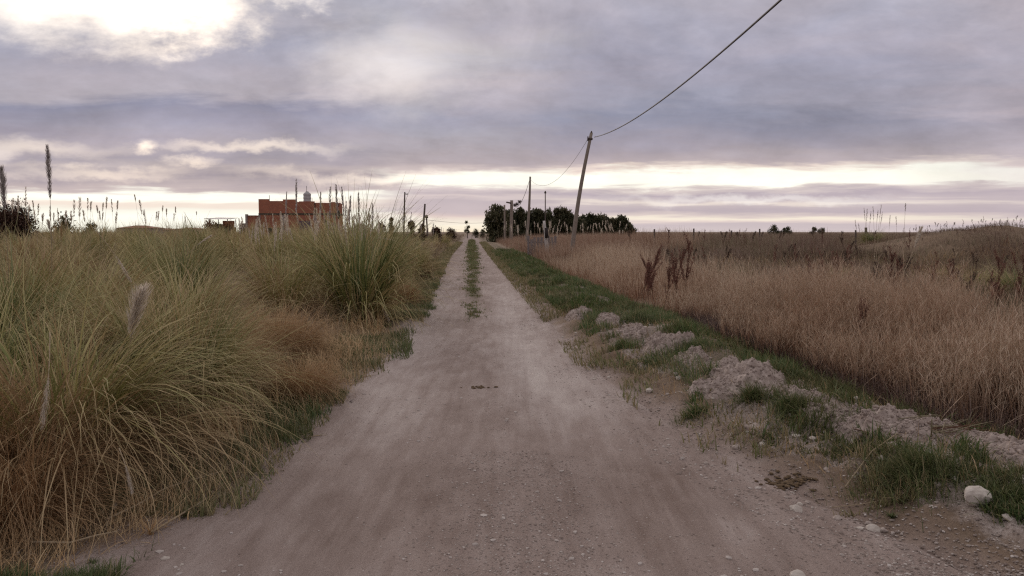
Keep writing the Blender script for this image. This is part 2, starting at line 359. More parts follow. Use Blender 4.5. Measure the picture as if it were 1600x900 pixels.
M['leaf_rust'] = blade_material('rust_shrub_leaf', [(0, (.13,.06,.03)), (.5, (.22,.10,.05)), (1, (.30,.16,.08))], trans=.3)
M['leaf_red'] = blade_material('reddish_shrub_leaf', [(0, (.05,.026,.018)), (.5, (.085,.042,.028)), (1, (.13,.065,.04))], trans=.2)
M['bark'] = plain('bark', (.05,.038,.03), (.12,.09,.07), 12)
M['pole'] = plain('weathered_pole', (.17,.135,.115), (.32,.27,.235), 9, .85, .5, (6,6,.6), .02)
M['pole_dark'] = plain('tarred_pole', (.07,.055,.05), (.14,.11,.10), 9, .85, .5, (6,6,.6), .02)
M['wire'] = plain('dark_cable', (.05,.045,.05), (.09,.08,.085), 5, .6, .1)
M['plank'] = plain('grey_plank', (.15,.125,.125), (.28,.24,.235), 7, .9, .4, (8,8,.6), .02)
M['stone'] = plain('limestone', (.42,.37,.33), (.62,.57,.52), 18, .95, .6)
M['pebble'] = plain('pebble', (.28,.225,.20), (.50,.44,.40), 40, .95, .3)
M['clod'] = plain('clod_earth', (.20,.15,.13), (.48,.405,.37), 14, 1, .8)
M['dung'] = plain('dried_dung', (.075,.052,.035), (.20,.14,.085), 50, 1, .8)
M['metal'] = plain('galvanised_sheet', (.30,.29,.30), (.42,.40,.41), 3, .6, .1)
M['tank'] = plain('fibre_cement', (.34,.33,.34), (.46,.44,.44), 4, .7, .15)
M['concrete'] = plain('raw_concrete', (.22,.18,.17), (.34,.29,.27), 5, .9, .2)
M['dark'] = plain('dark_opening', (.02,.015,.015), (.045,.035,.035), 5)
M['plaster'] = plain('pale_plaster', (.42,.39,.38), (.56,.52,.50), 3, .9, .1)
M['roof_red'] = plain('clay_roof', (.22,.095,.065), (.33,.15,.10), 6)
M['purple'] = plain('purple_cloth', (.07,.04,.075), (.12,.07,.13), 6)
def brick_material():
    m, t, b = mat('hollow_brick')
    tc = t.n.new('ShaderNodeTexCoord'); br = t.n.new('ShaderNodeTexBrick')
    sp = t.n.new('ShaderNodeSeparateXYZ'); t.l.new(tc.outputs['Object'], sp.inputs[0])
    t.l.new(t.xyz(t.math('ADD', sp.outputs[0], sp.outputs[1]), sp.outputs[2], 0.), br.inputs['Vector'])
    br.inputs['Scale'].default_value = 1; br.inputs['Brick Width'].default_value = .35; br.inputs['Row Height'].default_value = .2; br.inputs['Mortar Size'].default_value = .014
    br.inputs['Color1'].default_value = (.40,.15,.09,1); br.inputs['Color2'].default_value = (.32,.12,.075,1); br.inputs['Mortar'].default_value = (.27,.14,.10,1)
    n = t.noise(tc.outputs['Object'], .8, 5, .6)
    c = t.mix(t.rng(n, .35, .7, 0, .6), br.outputs['Color'], (.21,.085,.06,1))
    t.l.new(c, b.inputs['Base Color']); return m
M['brick'] = brick_material()

# ------------------------------------------------------------------ ground and road
def gauss(x, y, cx, cy, sx, sy): return np.exp(-((x-cx)/sx)**2-((y-cy)/sy)**2)
def masks(X, Y):
    xl, xr, xf, xs = XL(Y), XR(Y), XF(Y), XS(Y)
    tr = np.exp(-((X-xs-.80)/.42)**2)+np.exp(-((X-xs+.80)/.42)**2)
    pale = .34-.14*sstep(16, 32, Y)+.16*tr*sstep(3, 9, Y)*sstep(60, 20, Y)
    for (px, py, sx, sy, a) in ((620,525,.5,2.2,.22),(830,545,.45,2.6,.30),(880,610,.4,1.2,.25),(790,480,.3,4,.25),(560,610,.4,1.,.12),(1160,830,.25,.3,.2),(640,650,.3,.6,.15)):
        g = gp(px, py); pale = pale+a*gauss(X, Y, g.x, g.y, sx, sy)
    pale = pale-.16*gauss(X, Y, .25, 4.6, 1.6, .9)+.05*gauss(X, Y, -1.2, 4.6, .5, 1.5)
    p = np.clip((X-xr+.10)/(xf-xr), 0, 1)
    rub = sstep(.0, .34, p)*sstep(1.0, .80, p)*(.05+1.0*fbm(X*1.3+3, Y*1.1, 4, 91))*sstep(34, 11, Y)
    rub = rub+.16*sstep(0,.3,p)*sstep(1,.8,p)*sstep(7.5, 5.0, Y)
    rub = rub+.62*np.exp(-((p-.52)/.20)**2)*sstep(26, 9, Y)*sstep(.30, .55, fbm(X*1.6, Y*.8, 3, 93))
    green = fbm(X*1.4, Y*.9, 3, 97)
    green = green*1.25*(sstep(.12, .3, p)*sstep(1.02, .85, p)+sstep(.0, .3, xl-X+.05)*sstep(1.3, .7, xl-X))*1.1
    st = np.exp(-((X-xs)/.26)**2)*sstep(11, 16, Y)*(.35+.8*fbm(X, Y*.35, 2, 101))
    green = np.maximum(green, st)
    green = np.maximum(green, sstep(2.5, 4, xl-X)*.2)
    edge = sstep(-.35, .05, X-xl+.35*(fbm(X*2.5, Y*2.5, 3, 103)-.6))*sstep(-.35, .05, xr-X+.35*(fbm(X*2.5, Y*2.5, 3, 104)-.6))
    return pale, np.clip(rub, 0, 1), np.clip(green, 0, 1), np.clip(edge, 0, 1)
xs_ = axis(-4.0, 5.2, .045, -900, 900, 1.09); ys_ = axis(2.6, 11, .045, -60, 3000, 1.035)
X, Y, Z, Q = grid(xs_, ys_, 'ground', hgt)
inside = sstep(0, .12, X-XL(Y))*sstep(0, .12, XR(Y)-X)
a = masks(X, Y)
me = mesh_np('ground', np.stack([X, Y, Z-inside*.02], -1).reshape(-1, 3), Q, {'pale': a[0].ravel(), 'rubble': a[1].ravel(), 'green': a[2].ravel(), 'edge': a[3].ravel()})
tag(link('ground', me, M['soil']), kind='structure')
ys_ = axis(2.6, 14, .04, -30, 330, 1.03)
u = np.linspace(0, 1, 90)[None, :]; YY = ys_[:, None]+0*u
XX = XL(YY)-.02+(XR(YY)-XL(YY)+.04)*u
X, Y, Z, Q = grid(XX, YY, 'road', hgt, .004)
e = np.minimum(u, 1-u)*90; Z = Z-.016*(1-sstep(0, 2.5, e))
a = masks(X, Y)
me = mesh_np('road', np.stack([X, Y, Z], -1).reshape(-1, 3), Q, {'pale': a[0].ravel(), 'rubble': a[1].ravel(), 'green': a[2].ravel()})
tag(link('road', me, M['road']), 'pale dirt road with two wheel tracks between the grass verges', None, None, 'structure')

# ------------------------------------------------------------------ blades
def blades(base, head, length, lean, bend, width, seg, tint, curl=None, power=1.5, faceup=None):
    """ribbons; returns V, Q, tint, along, centres (n, seg+1, 3)"""
    n = len(head); t = np.linspace(0, 1, seg+1)
    P = np.zeros((n, seg+1, 3)); P[:, 0] = base
    phi = lean[:, None]+bend[:, None]*t[None, :]**power
    if seg >= 4:                                # some blades are broken over
        kk = np.where(rng.uniform(0, 1, n) < .13, rng.uniform(.5, 1.9, n), 0)*np.sign(bend+.01); phi = phi+kk[:, None]*(t[None, :] > rng.uniform(.3, .85, n)[:, None])
        width = width*np.where(rng.uniform(0, 1, n) < .07, 2.0, 1.0)*rng.uniform(.75, 1.2, n)
    hd = head[:, None]+(np.zeros(n) if curl is None else curl)[:, None]*t[None, :]**1.3
    st = (length/seg)[:, None]
    pm = (phi[:, 1:]+phi[:, :-1])/2; hm = (hd[:, 1:]+hd[:, :-1])/2
    D = np.stack([np.sin(pm)*np.cos(hm), np.sin(pm)*np.sin(hm), np.cos(pm)], -1)*st[..., None]
    P[:, 1:] = base[:, None, :]+np.cumsum(D, 1)
    sa = head+math.pi/2+(rng.uniform(-.9, .9, n) if faceup is None else faceup)
    side = np.stack([np.cos(sa), np.sin(sa), rng.uniform(-.25, .25, n)], -1)
    w = (width[:, None]*np.clip(np.minimum(1, .55+2*t)*(1.02-t)**.6, .06, 1))[..., None]*.5
    V = np.stack([P-side[:, None, :]*w, P+side[:, None, :]*w], 2)        # n, seg+1, 2, 3
    i = np.arange(n*(seg+1)*2).reshape(n, seg+1, 2)
    Q = np.stack([i[:, :-1, 0], i[:, :-1, 1], i[:, 1:, 1], i[:, 1:, 0]], -1).reshape(-1, 4)
    T = np.repeat(tint, (seg+1)*2); A = np.tile(np.repeat(t, 2), n)
    return V.reshape(-1, 3), Q, T, A, P
def blade_mesh(name, parts):
    V = []; Q = []; T = []; A = []; n = 0
    for v, q, t, a, _ in parts:
        V.append(v); Q.append(q+n); T.append(t); A.append(a); n += len(v)
    return mesh_np(name, np.concatenate(V), np.concatenate(Q), {'tint': np.concatenate(T), 'along': np.concatenate(A)})
U = rng.uniform
def tussock_mesh(n, L, r0=.28, dead=.3, seg=7, w=.008, green=.6, up=0., skirt=.3):
    nb = max(12, n//11); bi = rng.integers(0, nb, n); J = lambda a, s: a[bi]+rng.normal(0, s, n)
    hb = U(0, 2*math.pi, nb); rb = r0*np.sqrt(U(0, 1, nb)); hx_ = hb+rng.normal(0, .5, nb)
    base = np.stack([J(np.cos(hb)*rb, .035), J(np.sin(hb)*rb, .035), np.full(n, -.03)], -1); h2 = J(hx_, .20)
    ln = L*J(U(.72, 1.05, nb), .07); qb = U(0, 1, nb)
    lean = np.abs(J(R(4)+(qb**1.3)[:nb]*R(48), R(6))); bend = J(R(45)+U(0, 1, nb)*R(80), R(14))-up*R(40)
    tb = green+(.42-qb)*.75+rng.normal(0, .18, nb); tb = np.where(U(0,1,nb) < dead, U(0, .3, nb), tb); tint = np.clip(J(tb, .10), 0, 1)
    p = [blades(base, h2, ln, lean, bend, w*U(.6, 1.25, n), seg, tint, rng.normal(0, .5, n), 1.4)]
    k = int(n*skirt); h = U(0, 2*math.pi, k); r = r0*U(.5, 1.1, k)
    base = np.stack([np.cos(h)*r, np.sin(h)*r, np.full(k, 0.0)], -1)
    p.append(blades(base, h+rng.normal(0, .7, k), L*U(.3, .75, k), R(35)+U(0, 1, k)*R(45), R(30)+U(0, 1, k)*R(70), w*U(.6, 1.1, k), seg, U(0, .3, k), rng.normal(0, 1.2, k), 1.2))
    return blade_mesh('pampas_tussock', p)
TUS = [tussock_mesh(2100, 1.65, .30, .25, 9, .011, .66), tussock_mesh(2000, 1.5, .34, .40, 9, .011, .52), tussock_mesh(1800, 1.8, .26, .2, 9, .011, .70, .3)]
TMID = [tussock_mesh(1000, 1.7, .30, .3, 7, .015, .60, .15), tussock_mesh(1000, 1.6, .34, .5, 7, .015, .45), tussock_mesh(950, 1.85, .28, .25, 7, .016, .68, .35)]
TFAR = [tussock_mesh(420, 1.7, .36, .45, 4, .028, .48, .2), tussock_mesh(420, 1.6, .4, .6, 4, .028, .38, .1)]
DRYT = [tussock_mesh(2600, 1.15, .34, 1.0, 8, .0055, .3, 0, .7), tussock_mesh(2200, .95, .3, 1., 8, .005, .3, 0, .8)]
def ztop(me, q=99.2):
    c = np.empty(len(me.vertices)*3, np.float32); me.vertices.foreach_get('co', c); return float(np.percentile(c[2::3], q))
def place(me, name, x, y, s=1., sz=None, mat_=None, label='', cat='', group=None, rz=None, dz=0):
    o = link(name, me, mat_); o.location = (x, y, hz(x, y)+dz); o.rotation_euler = (0, 0, U(0, 6.28) if rz is None else rz)
    o.scale = (s, s, sz or s); tag(o, label, cat, group); return o
G1 = 'pampas grass tussocks beside the road'
near_t = [  # px, py of base, mesh, scale, z-scale, label
 (95, 735, TUS[0], .90, .86, 'nearest big green pampas tussock arching over the verge at lower left'),
 (-60, 690, TUS[1], .85, .85, 'pampas tussock cut by the left frame edge beside the nearest big one'),
 (292, 646, TUS[2], .70, .80, 'yellow green pampas tussock sweeping right towards the road behind the nearest one'),
 (215, 628, TUS[1], .82, .90, 'pampas tussock behind the nearest one with a fluffy grey plume above it'),
 (20, 600, TUS[0], .95, .98, 'dark green pampas tussock at the left edge behind the nearest ones'),
 (120, 560, TMID[1], .95, 1.0, 'pale tawny pampas tussock behind the dark green one at far left'),
 (440, 505, TMID[0], .80, .88, 'broad green pampas tussock left of the tall one by the road bend'),
 (560, 497, TMID[2], 1.15, 1.02, 'tallest pampas tussock hanging over the left road edge at mid distance'),
 (300, 540, TMID[2], .85, .9, 'pampas tussock standing midway between the near clumps and the tallest one'),
 (650, 432, TMID[0], .85, .80, 'dark olive pampas tussock behind the tallest one beside the left track'),
 (500, 452, TMID[1], 1.05, 1.05, 'pampas tussock with many pale plumes in front of the brick house'),
 (550, 448, TMID[0], 1.1, 1.05, 'tall grey green pampas tussock at the right corner of the brick house'),
 (600, 440, TMID[2], 1.0, 1.0, 'pampas tussock behind the tallest one below the thin lamp pole'),
 (430, 440, TMID[1], 1.0, 1.0, 'pampas tussock in front of the left part of the brick house'),
]
occ = []
ZT = {m_.name: ztop(m_) for m_ in TUS+TMID+TFAR}
TOPS = [484, 470, 445, 440, 402, 396, 392, 346, 405, 376, 360, 345, 354, 364]
for (px, py, me_, s, szz, lab), tp in zip(near_t, TOPS):
    g = gp(px, py, .1); occ.append((g.x, g.y, .7)); szz = (at(px, tp, g.y).z-hz(g.x, g.y))/ZT[me_.name]*(1.16 if tp < 368 else 1.0)
    place(me_, 'pampas_tussock', g.x, g.y, s, szz, M['pampas'], lab, 'pampas grass', G1)
for px, py, k, s, lab in ((15, 800, 0, .66, 'tangled orange brown dry tussock at the lower left corner'), (150, 725, 1, .55, 'small curly dry tussock in front of the nearest pampas clump'),
        (470, 610, 1, .62, 'low russet dry tussock on the left verge between pampas clumps'), (395, 575, 0, .75, 'russet dry tussock left of the low one on the verge'),
        (440, 560, 0, .78, 'russet dry tussock behind the low one on the verge'),
        (350, 600, 1, .8, 'dry tawny tussock between the two nearest green pampas clumps'), (625, 470, 0, .7, 'low orange dry tussock at the road edge right of the tallest pampas'),
        (-40, 770, 0, .8, 'dry brown tussock cut by the left frame edge near the bottom')):
    g = gp(px, py, .1); occ.append((g.x, g.y, .4))
    place(DRYT[k], 'dry_tussock', g.x, g.y, s, None, M['pampas_dry'], lab, 'grass tussock', 'dry tussocks on the left verge')
n_t = 0; tries = 0
while n_t < 170 and tries < 20000:
    tries += 1
    y = 7+ (75-7)*U(0, 1)**1.6; x = XL(y)-.9-(y*.72-1)*U(0, 1)
    if any((x-a)**2+(y-b)**2 < ((c+(1.0 if y < 24 else .75))*(1+y*.010))**2 for a, b, c in occ): continue
    if x < -.74*y-1.5 : continue
    occ.append((x, y, .45)); n_t += 1
    far = y > 26
    me_ = TFAR[n_t % 2] if far else TMID[n_t % 3]
    s = U(.72, .98)
    tz = U(.8, 1.25) if y < 13 else U(1.1, 1.72) if y < 40 else U(1.2, 1.85)
    if x/y > -.16: tz *= .8
    place(me_, 'pampas_tussock', x, y, s, tz/ZT[me_.name], M['pampas'], 'pampas grass tussock massed with others in the field behind the left roadside' if not far else 'distant olive pampas tussock in the left field below the skyline', 'pampas grass', 'pampas tussocks filling the left field' if not far else 'distant pampas tussocks in the left field')

# ------------------------------------------------------------------ tall dry grass (right) and field grass
def scatter_right(n, y0, y1, xmax, pw=1.0):
    y = y0+(y1-y0)*U(0, 1, n)**pw; x0 = XF(y); x = x0+(np.minimum(.76*y+2, xmax)-x0)*U(0, 1, n)
    return x, y
def field(name, x, y, Lf, w, seg, mat_, tint=None, heads=0, lean=.22, label='', bendm=.5):
    n = len(x); z = hgt(x, y)
    L = Lf*U(.6, 1.15, n)
    wind = fbm(x*.5, y*.5, 2, 131)*2*math.pi
    h = wind+rng.normal(0, 1.3, n)
    ti = np.clip(fbm(x*.35, y*.35, 3, 133)*.9+rng.normal(0, .22, n), 0, 1) if tint is None else tint
    p = [blades(np.stack([x, y, z-.02], -1), h, L, np.abs(rng.normal(0, lean, n)), rng.normal(bendm, .35, n), w*U(.6, 1.3, n), seg, ti, rng.normal(0, .6, n), 2.0)]
    P = p[0][4]
    for k in range(heads):                      # wispy seed branches on the upper half
        j = rng.integers(int(seg*.55), seg, n); b = P[np.arange(n), j]+ (P[np.arange(n), np.minimum(j+1, seg)]-P[np.arange(n), j])*U(0, 1, n)[:, None]
        p.append(blades(b, U(0, 6.28, n), U(.05, .16, n), U(.15, .9, n), U(-.2, .7, n), w*U(.6, 1.1, n), 2, np.clip(ti+.25, 0, 1)))
    o = link(name, blade_mesh(name, p), mat_); tag(o, label, 'grass', None, 'stuff'); return o
def clumpy(x, y, f=1.3, th=.42, soft=.2, seed=141):
    keep = U(0, 1, len(x)) < .18+.82*sstep(th-soft, th+soft, fbm(x*f, y*f, 3, seed)); x, y = x[keep], y[keep]
    o = np.argsort(np.floor(y*1.5)*1000+x); x, y = x[o], y[o]; g_ = (np.arange(len(x))//9)*9; s_ = .035+.004*y
    m_ = U(0, 1, len(x)) < .75
    return np.where(m_, x[g_]+rng.normal(0, 1, len(x))*s_, x), np.where(m_, y[g_]+rng.normal(0, 1, len(x))*s_, y)
x, y = scatter_right(74000, 4.5, 13, 11, .9); x = x+(fbm(x*0+3, y*1.6, 3, 201)-.55)*1.1; k = (x-XF(y) < 1.5+.07*y+1.8*(fbm(x, y, 2, 203)-.5)) & (x > XF(y)-.35); x, y = clumpy(x[k], y[k], 2.4, .5, .14)
e = sstep(0, 1.2, x-XF(y)); tall = sstep(9.5, 2.5, x-XF(y)*.9)
field('tall_dry_grass', x, y, (.64+.44*e)*(.50+.86*fbm(x*1.1, y*1.1, 3, 143)), .0066, 6, M['dry'], heads=3, label='tall tawny dry grass leaning beside the right bank', lean=.20, bendm=.55)
x, y = scatter_right(62000, 13, 32, 14, 1.3); x = x+(fbm(x*0+3, y*1.2, 3, 201)-.55)*1.2; k = x-XF(y) < 1.3+.06*y+3*(fbm(x*.6, y*.6, 2, 203)-.5); x, y = clumpy(x[k], y[k], 1.3, .5, .14)
d = x-XF(y)
field('tall_dry_grass', x, y, (.66+.42*sstep(0,1.5,d))*(.7+.55*fbm(x*.5, y*.5, 2, 145))*(1-.35*sstep(4.5, 9, d)), .011, 4, M['dry'], heads=1, label='tall tawny dry grass in the middle distance on the right', lean=.18)
x, y = scatter_right(90000, 32, 130, 90, 1.6); ok = (mound(x, y) < .12) & ((y > 50) | (mound(x, y*0+36) < .2)); x, y = x[ok], y[ok]
pale_ = x/y < .10+.22*fbm(x*.12, y*.12, 3, 7); L_ = .62+.66*fbm(x*.4, y*.4, 3, 147)+.25*sstep(36, 44, y)*sstep(62, 54, y)
field('tall_dry_grass', x[pale_], y[pale_], L_[pale_], .026, 3, M['dry_far'], label='far tawny grass of the right field up to the horizon', lean=.22)
k = ~pale_ & (U(0,1,len(x)) < .75)
field('field_grass', x[k], y[k], L_[k]*.95, .026, 3, M['drab'], label='far dull brown and green weeds of the right field', lean=.3)
n = 16000; y = 4.6+8.5*U(0,1,n); x = XF(y)-.25+.75*U(0,1,n)
field('dry_brush', x, y, .34*(.5+fbm(x*2, y*2, 2, 211)), .0045, 5, M['brush'], label='dark purplish dead twiggy growth at the foot of the right tall grass', lean=.7, bendm=.8)
# greyer weeds in the open right field
x, y = scatter_right(110000, 7, 34, 40, 1.0); k = (x-XF(y)) > 1.2+.05*y; x, y = clumpy(x[k], y[k], 1.0, .45)
field('field_grass', x, y, .62*(.35+1.1*fbm(x*.6, y*.6, 3, 151)), .010, 5, M['drab'], label='drab brown field grass spreading to the right in front of the mound', lean=.4, bendm=.8)
x = U(12, 36, 42000); y = U(29, 45, 42000)
field('field_grass', x, y, .24*(.4+1.2*fbm(x*.6, y*.6, 3, 153)), .013, 3, M['drab'], label='short dark grass covering the mound at right', lean=.4, bendm=.8)
x = U(7, 26, 26000); y = U(11, 32, 26000); k = fbm(x*.45, y*.45, 3, 221) > .62; x, y = clumpy(x[k], y[k], 1.5, .5)
field('rank_grass', x, y, .75*(.6+.6*fbm(x, y, 2, 223)), .010, 5, M['pampas_dry'], label='rank pale grass patches in the open right field', lean=.4, bendm=1.1)
x = U(4, 28, 30000); y = U(9, 34, 30000); k = (fbm(x*.3, y*.3, 3, 231) > .57) & (x-XF(y) > 2.2); x, y = clumpy(x[k], y[k], 1.2, .5)
field('green_weeds', x, y, .6*(.5+.8*fbm(x, y, 2, 233)), .010, 5, M['pampas'], label='dull green weed patches in the open right field', lean=.45, bendm=1.0)
# left field fill between tussocks
n = 15000; y = 5.5+14*U(0, 1, n)**1.3; x = XL(y)-.35-(y*.5)*U(0, 1, n)**1.4; x, y = clumpy(x, y, 1.3, .5)
field('russet_grass', x, y, .40*(.5+.8*fbm(x, y, 2, 156)), .011, 6, M['pampas_dry'], label='low russet dry grass in the hollows between the left tussocks', lean=.5, bendm=1.2)
n = 15000; y = 6.0+(40-6)*U(0, 1, n)**1.25; x = XL(y)-.7-(y*.72)*U(0, 1, n); x, y = clumpy(x, y, 1.1, .4)
field('field_grass', x, y, .62*(.6+.6*fbm(x*.7, y*.7, 2, 155)), .009, 5, M['drab'], label='dry brown grass filling the gaps between the left pampas tussocks', lean=.35, bendm=.9)
n = 50000; y = 40+(150-40)*U(0, 1, n)**1.5; x = XL(y)-.5-(y*.74)*U(0, 1, n)
field('field_grass', x, y, .95*(.7+.5*fbm(x*.2, y*.2, 2, 157)), .032, 3, M['drab'], label='far drab grass of the left field up to the skyline', lean=.3)
# far edges both sides of road beyond 130
n = 26000; y = 130+170*U(0, 1, n); x = -.0525*y+U(-1, 1, n)*y*.75; k = np.abs(x+.0525*y) > 2.2+0*y
field('field_grass', x[k], y[k], np.full(k.sum(), .95), .07, 2, M['drab'], label='thin strip of far field grass along the horizon', lean=.25)

# ------------------------------------------------------------------ short green grass on verges, bank and centre strip
def short(name, x, y, L, w, seg, label, tint=None, lean=.5):
    n = len(x)
    return field(name, x, y, L, w, seg, M['green'], tint=np.clip(tint if tint is not None else rng.beta(2, 2.4, n), 0, 1), label=label, lean=lean, bendm=.9)
n = 150000; y = 3.6+(60-3.6)*U(0, 1, n)**2.4; p = U(.12, 1.0, n); x = XR(y)+(XF(y)-XR(y))*p
g = fbm(x*2.2, y*1.3, 4, 161)+.10*(p-.5)+.13*sstep(9, 16, y)-.05*sstep(7.5,5,y); k = U(0, 1, n) < sstep(.50, .60, g)*.8; x, y = x[k], y[k]
short('green_grass', x, y, (.05+.20*fbm(x*3, y*2.3, 2, 163)**1.5)*(1+.02*y), .006+.0006*y, 4, 'short fresh green grass in patches over the right bank')
for px, py, r, nn, L in ((1430,758,.30,3400,.20),(1560,790,.16,700,.12),(1595,770,.16,700,.12),(1240,660,.17,1500,.22),(1135,600,.20,1500,.2),(1230,570,.30,2600,.22),(1175,640,.12,900,.2),(1085,640,.13,500,.16),(1080,565,.25,2000,.2),(975,545,.2,1200,.2),(1400,665,.2,700,.14),(1000,515,.3,2500,.22),(930,510,.3,1500,.16)):
    g = gp(px, py, .12); rr = np.abs(rng.normal(0, .5, nn))*r; an = U(0, 6.28, nn)
    short('green_grass', g.x+rr*np.cos(an)*1.25, g.y+rr*np.sin(an), L*U(.6, 1.1, nn), .0048, 5, 'dense dark green grass clump growing in the right bank' , lean=.75)
n = 26000; y = 5+12*U(0,1,n)**1.4; p = U(.2,.95,n); x = XR(y)+(XF(y)-XR(y))*p; k = U(0,1,n) < sstep(.56,.64,fbm(x*3.2,y*2.2,3,241)); x, y = x[k], y[k]
o = short('weed_cover', x, y, .10+.14*fbm(x*3, y*3, 2, 243), .0055, 5, 'mixed green weeds growing over and between the dirt heaps', lean=.7)
_v = np.empty(len(o.data.vertices)*3, np.float32); o.data.vertices.foreach_get('co', _v); _v[2::3] += .035; o.data.vertices.foreach_set('co', _v)
n = 60000; y = 3.3+(40-3.3)*U(0, 1, n)**2.2; x = XL(y)+.12-1.1*U(0, 1, n)
x = x+(fbm(y*0+1, y*1.3, 3, 170)-.42)*.7; g = fbm(x*1.6, y*1.1, 3, 171); k = U(0, 1, n) < sstep(.44, .58, g); x, y = x[k], y[k]
short('green_grass', x, y, (.05+.13*fbm(x*2.3, y*2.3, 2, 173))*(1+.03*y), .0042+.0006*y, 4, 'short dull green grass along the left road edge')
n = 90000; y = 13.2+(150-13.2)*U(0, 1, n)**1.7; wv = .06+.12*fbm(y*0+5, y*.7, 3, 109)+.10*sstep(20, 60, y); x = XS(y)+.25*(fbm(y*0, y*.5, 3, 107)-.5)+rng.normal(0, 1, n)*wv
g = .55*fbm(x*1.5, y*.6, 3, 101)+.45*fbm(x*5, y*2.6, 3, 102); k = U(0, 1, n) < sstep(.44, .60, g+.14*sstep(17, 40, y)-.06*sstep(20,15,y))*.25; x, y = x[k], y[k]
short('green_grass', x, y, (.03+.08*fbm(x*2, y*1, 2, 175))*(1+.012*y), .006+.0009*y, 3, 'green grass strip between the two wheel tracks', tint=rng.beta(2.4, 1.7, len(x)))
n = 46000; y = 4.2+(110-4.2)*U(0, 1, n)**1.9; sd = rng.integers(0, 2, n); x = np.where(sd == 0, XL(y)+.25-.8*U(0,1,n), XR(y)-.15+.8*U(0,1,n)); k = (U(0,1,n) < sstep(.48,.6,fbm(x*2.2,y*1.3,3,177))) | ((y > 14) & (U(0,1,n) < .7)); x, y = x[k], y[k]; n = len(x)
short('verge_grass', x, y, (.06+.10*fbm(x*2, y*1, 2, 177))*(1+.012*y), .007+.0009*y, 3, 'yellowed low grass fringing both road edges', tint=U(.6, 1, n))
n = 9000; y = 3.3+9*U(0,1,n)**1.5; x = XL(y)+.12-1.0*U(0,1,n)**.8
field('straw_litter', x, y, .22, .004, 5, M['pampas_dry'], label='flattened dry straw lying under the left tussocks', lean=1.2, bendm=.5)
n = 7000; y = 4.2+10*U(0,1,n)**1.5; x = XR(y)+(XF(y)-XR(y))*U(.1,1,n)
field('straw_litter', x, y, .16, .003, 4, M['pampas_dry'], label='thin dry straw strewn over the right bank', lean=1.1, bendm=.5)

# ------------------------------------------------------------------ stones and gravel
def ico(sub=1):
    import bmesh
    bm = bmesh.new(); bmesh.ops.create_icosphere(bm, subdivisions=sub, radius=1)
    V = np.array([v.co[:] for v in bm.verts]); T = np.array([[v.index for v in f.verts] for f in bm.faces]); bm.free(); return V, T
I1, I2, I4 = ico(1), ico(2), ico(4)
def rock_pts(base, seed, amp=.3, flat=.7):
    V = base[0].copy(); r = np.random.default_rng(seed)
    for k in range(9):                          # a few facets knocked off
        nrm = r.normal(size=3); nrm /= np.linalg.norm(nrm); d = V@nrm; c = r.uniform(.55, .85)
        V = V-np.outer(np.clip(d-c, 0, None), nrm)*.9
    n = fbm(V[:,0]*2+seed, V[:,1]*2+V[:,2]*1.7, 3, seed); V = V*(1+(n[:, None]-.5)*amp)
    return V*np.array([1, .85, flat])
def stone_obj(x, y, s, seed, label, group, mt='stone', base=I2, flat=.7, sink=.25, name='stone'):
    V = rock_pts(base, seed, .3, flat)*s
    o = link(name, mesh_np(name, V, None, {'tint': np.zeros(len(V))}, False, base[1]), M[mt])
    o.location = (x, y, hz(x, y)+s*flat*(1-sink*2)*.8); o.rotation_euler = (0, 0, seed*1.3)
    return tag(o, label, 'stone', group)
g = gp(1522, 822, .05); stone_obj(g.x, g.y, .082, 5, 'large white limestone rock lying by the right road edge', None, base=I4, flat=.82, sink=.22)['kind'] = 'thing'
ST = [(1490,790,.035,'greyish stone just above left of the large white rock'),(1573,848,.032,'flat pale stone just below right of the large white rock'),(258,866,.022,'round pale pebble alone near the bottom left of the road'),
 (284,877,.014,'small pale pebble just right of the round one at bottom left'),(1243,705,.032,'rounded pale stone at the foot of the right bank near the thick grass clump'),(1268,712,.028,'stone just right of the rounded pale one at the bank foot'),
 (1245,895,.05,'flat pale stone cut by the bottom edge of the photo'),(1353,768,.02,'small white stone below the thick grass clump'),(1334,762,.018,'small stone left of the white one below the grass clump')]
for i, (px, py, s, lab) in enumerate(ST):
    g = gp(px, py, .03); stone_obj(g.x, g.y, s, 20+i, lab, 'single stones along the road', sink=.2, flat=.6)
k = 0
for i in range(400):
    y = 4.0+9*U(0,1)**1.7; p = U(-.12, .75); x = float(XR(y)+(XF(y)-XR(y))*p)
    if fbm(np.array([x*1.1+3]), np.array([y*.9]), 3, 91)[0] < .42: continue
    k += 1
    if k > 130: break
    stone_obj(x, y, U(.013, .028) if U(0,1) < .85 else U(.028, .048), 100+i % 37, 'pale stone among many strewn over the right bank', 'stones strewn over the right bank', base=I1 if k > 60 else I2, mt='pebble' if k % 2 else 'stone', sink=.28)
def gravel(name, x, y, s, mt, label):
    n = len(x); V0, T0 = I1; m = len(V0); z = hgt(x, y)
    sc = np.stack([s*U(.7, 1.4, n), s*U(.7, 1.3, n), s*U(.35, .8, n)], -1); an = U(0, 6.28, n)
    P = V0[None]*(1+U(-.25, .25, (n, m, 1)))*sc[:, None, :]
    cs, sn = np.cos(an)[:, None], np.sin(an)[:, None]
    P = np.stack([P[..., 0]*cs-P[..., 1]*sn, P[..., 0]*sn+P[..., 1]*cs, P[..., 2]], -1)+np.stack([x, y, z+s*.12+.004], -1)[:, None, :]
    T = (T0[None]+(np.arange(n)*m)[:, None, None]).reshape(-1, 3)
    o = link(name, mesh_np(name, P.reshape(-1, 3), None, {'tint': np.repeat(U(0,1,n), m)}, False, T), mt); tag(o, label, 'gravel', None, 'stuff')
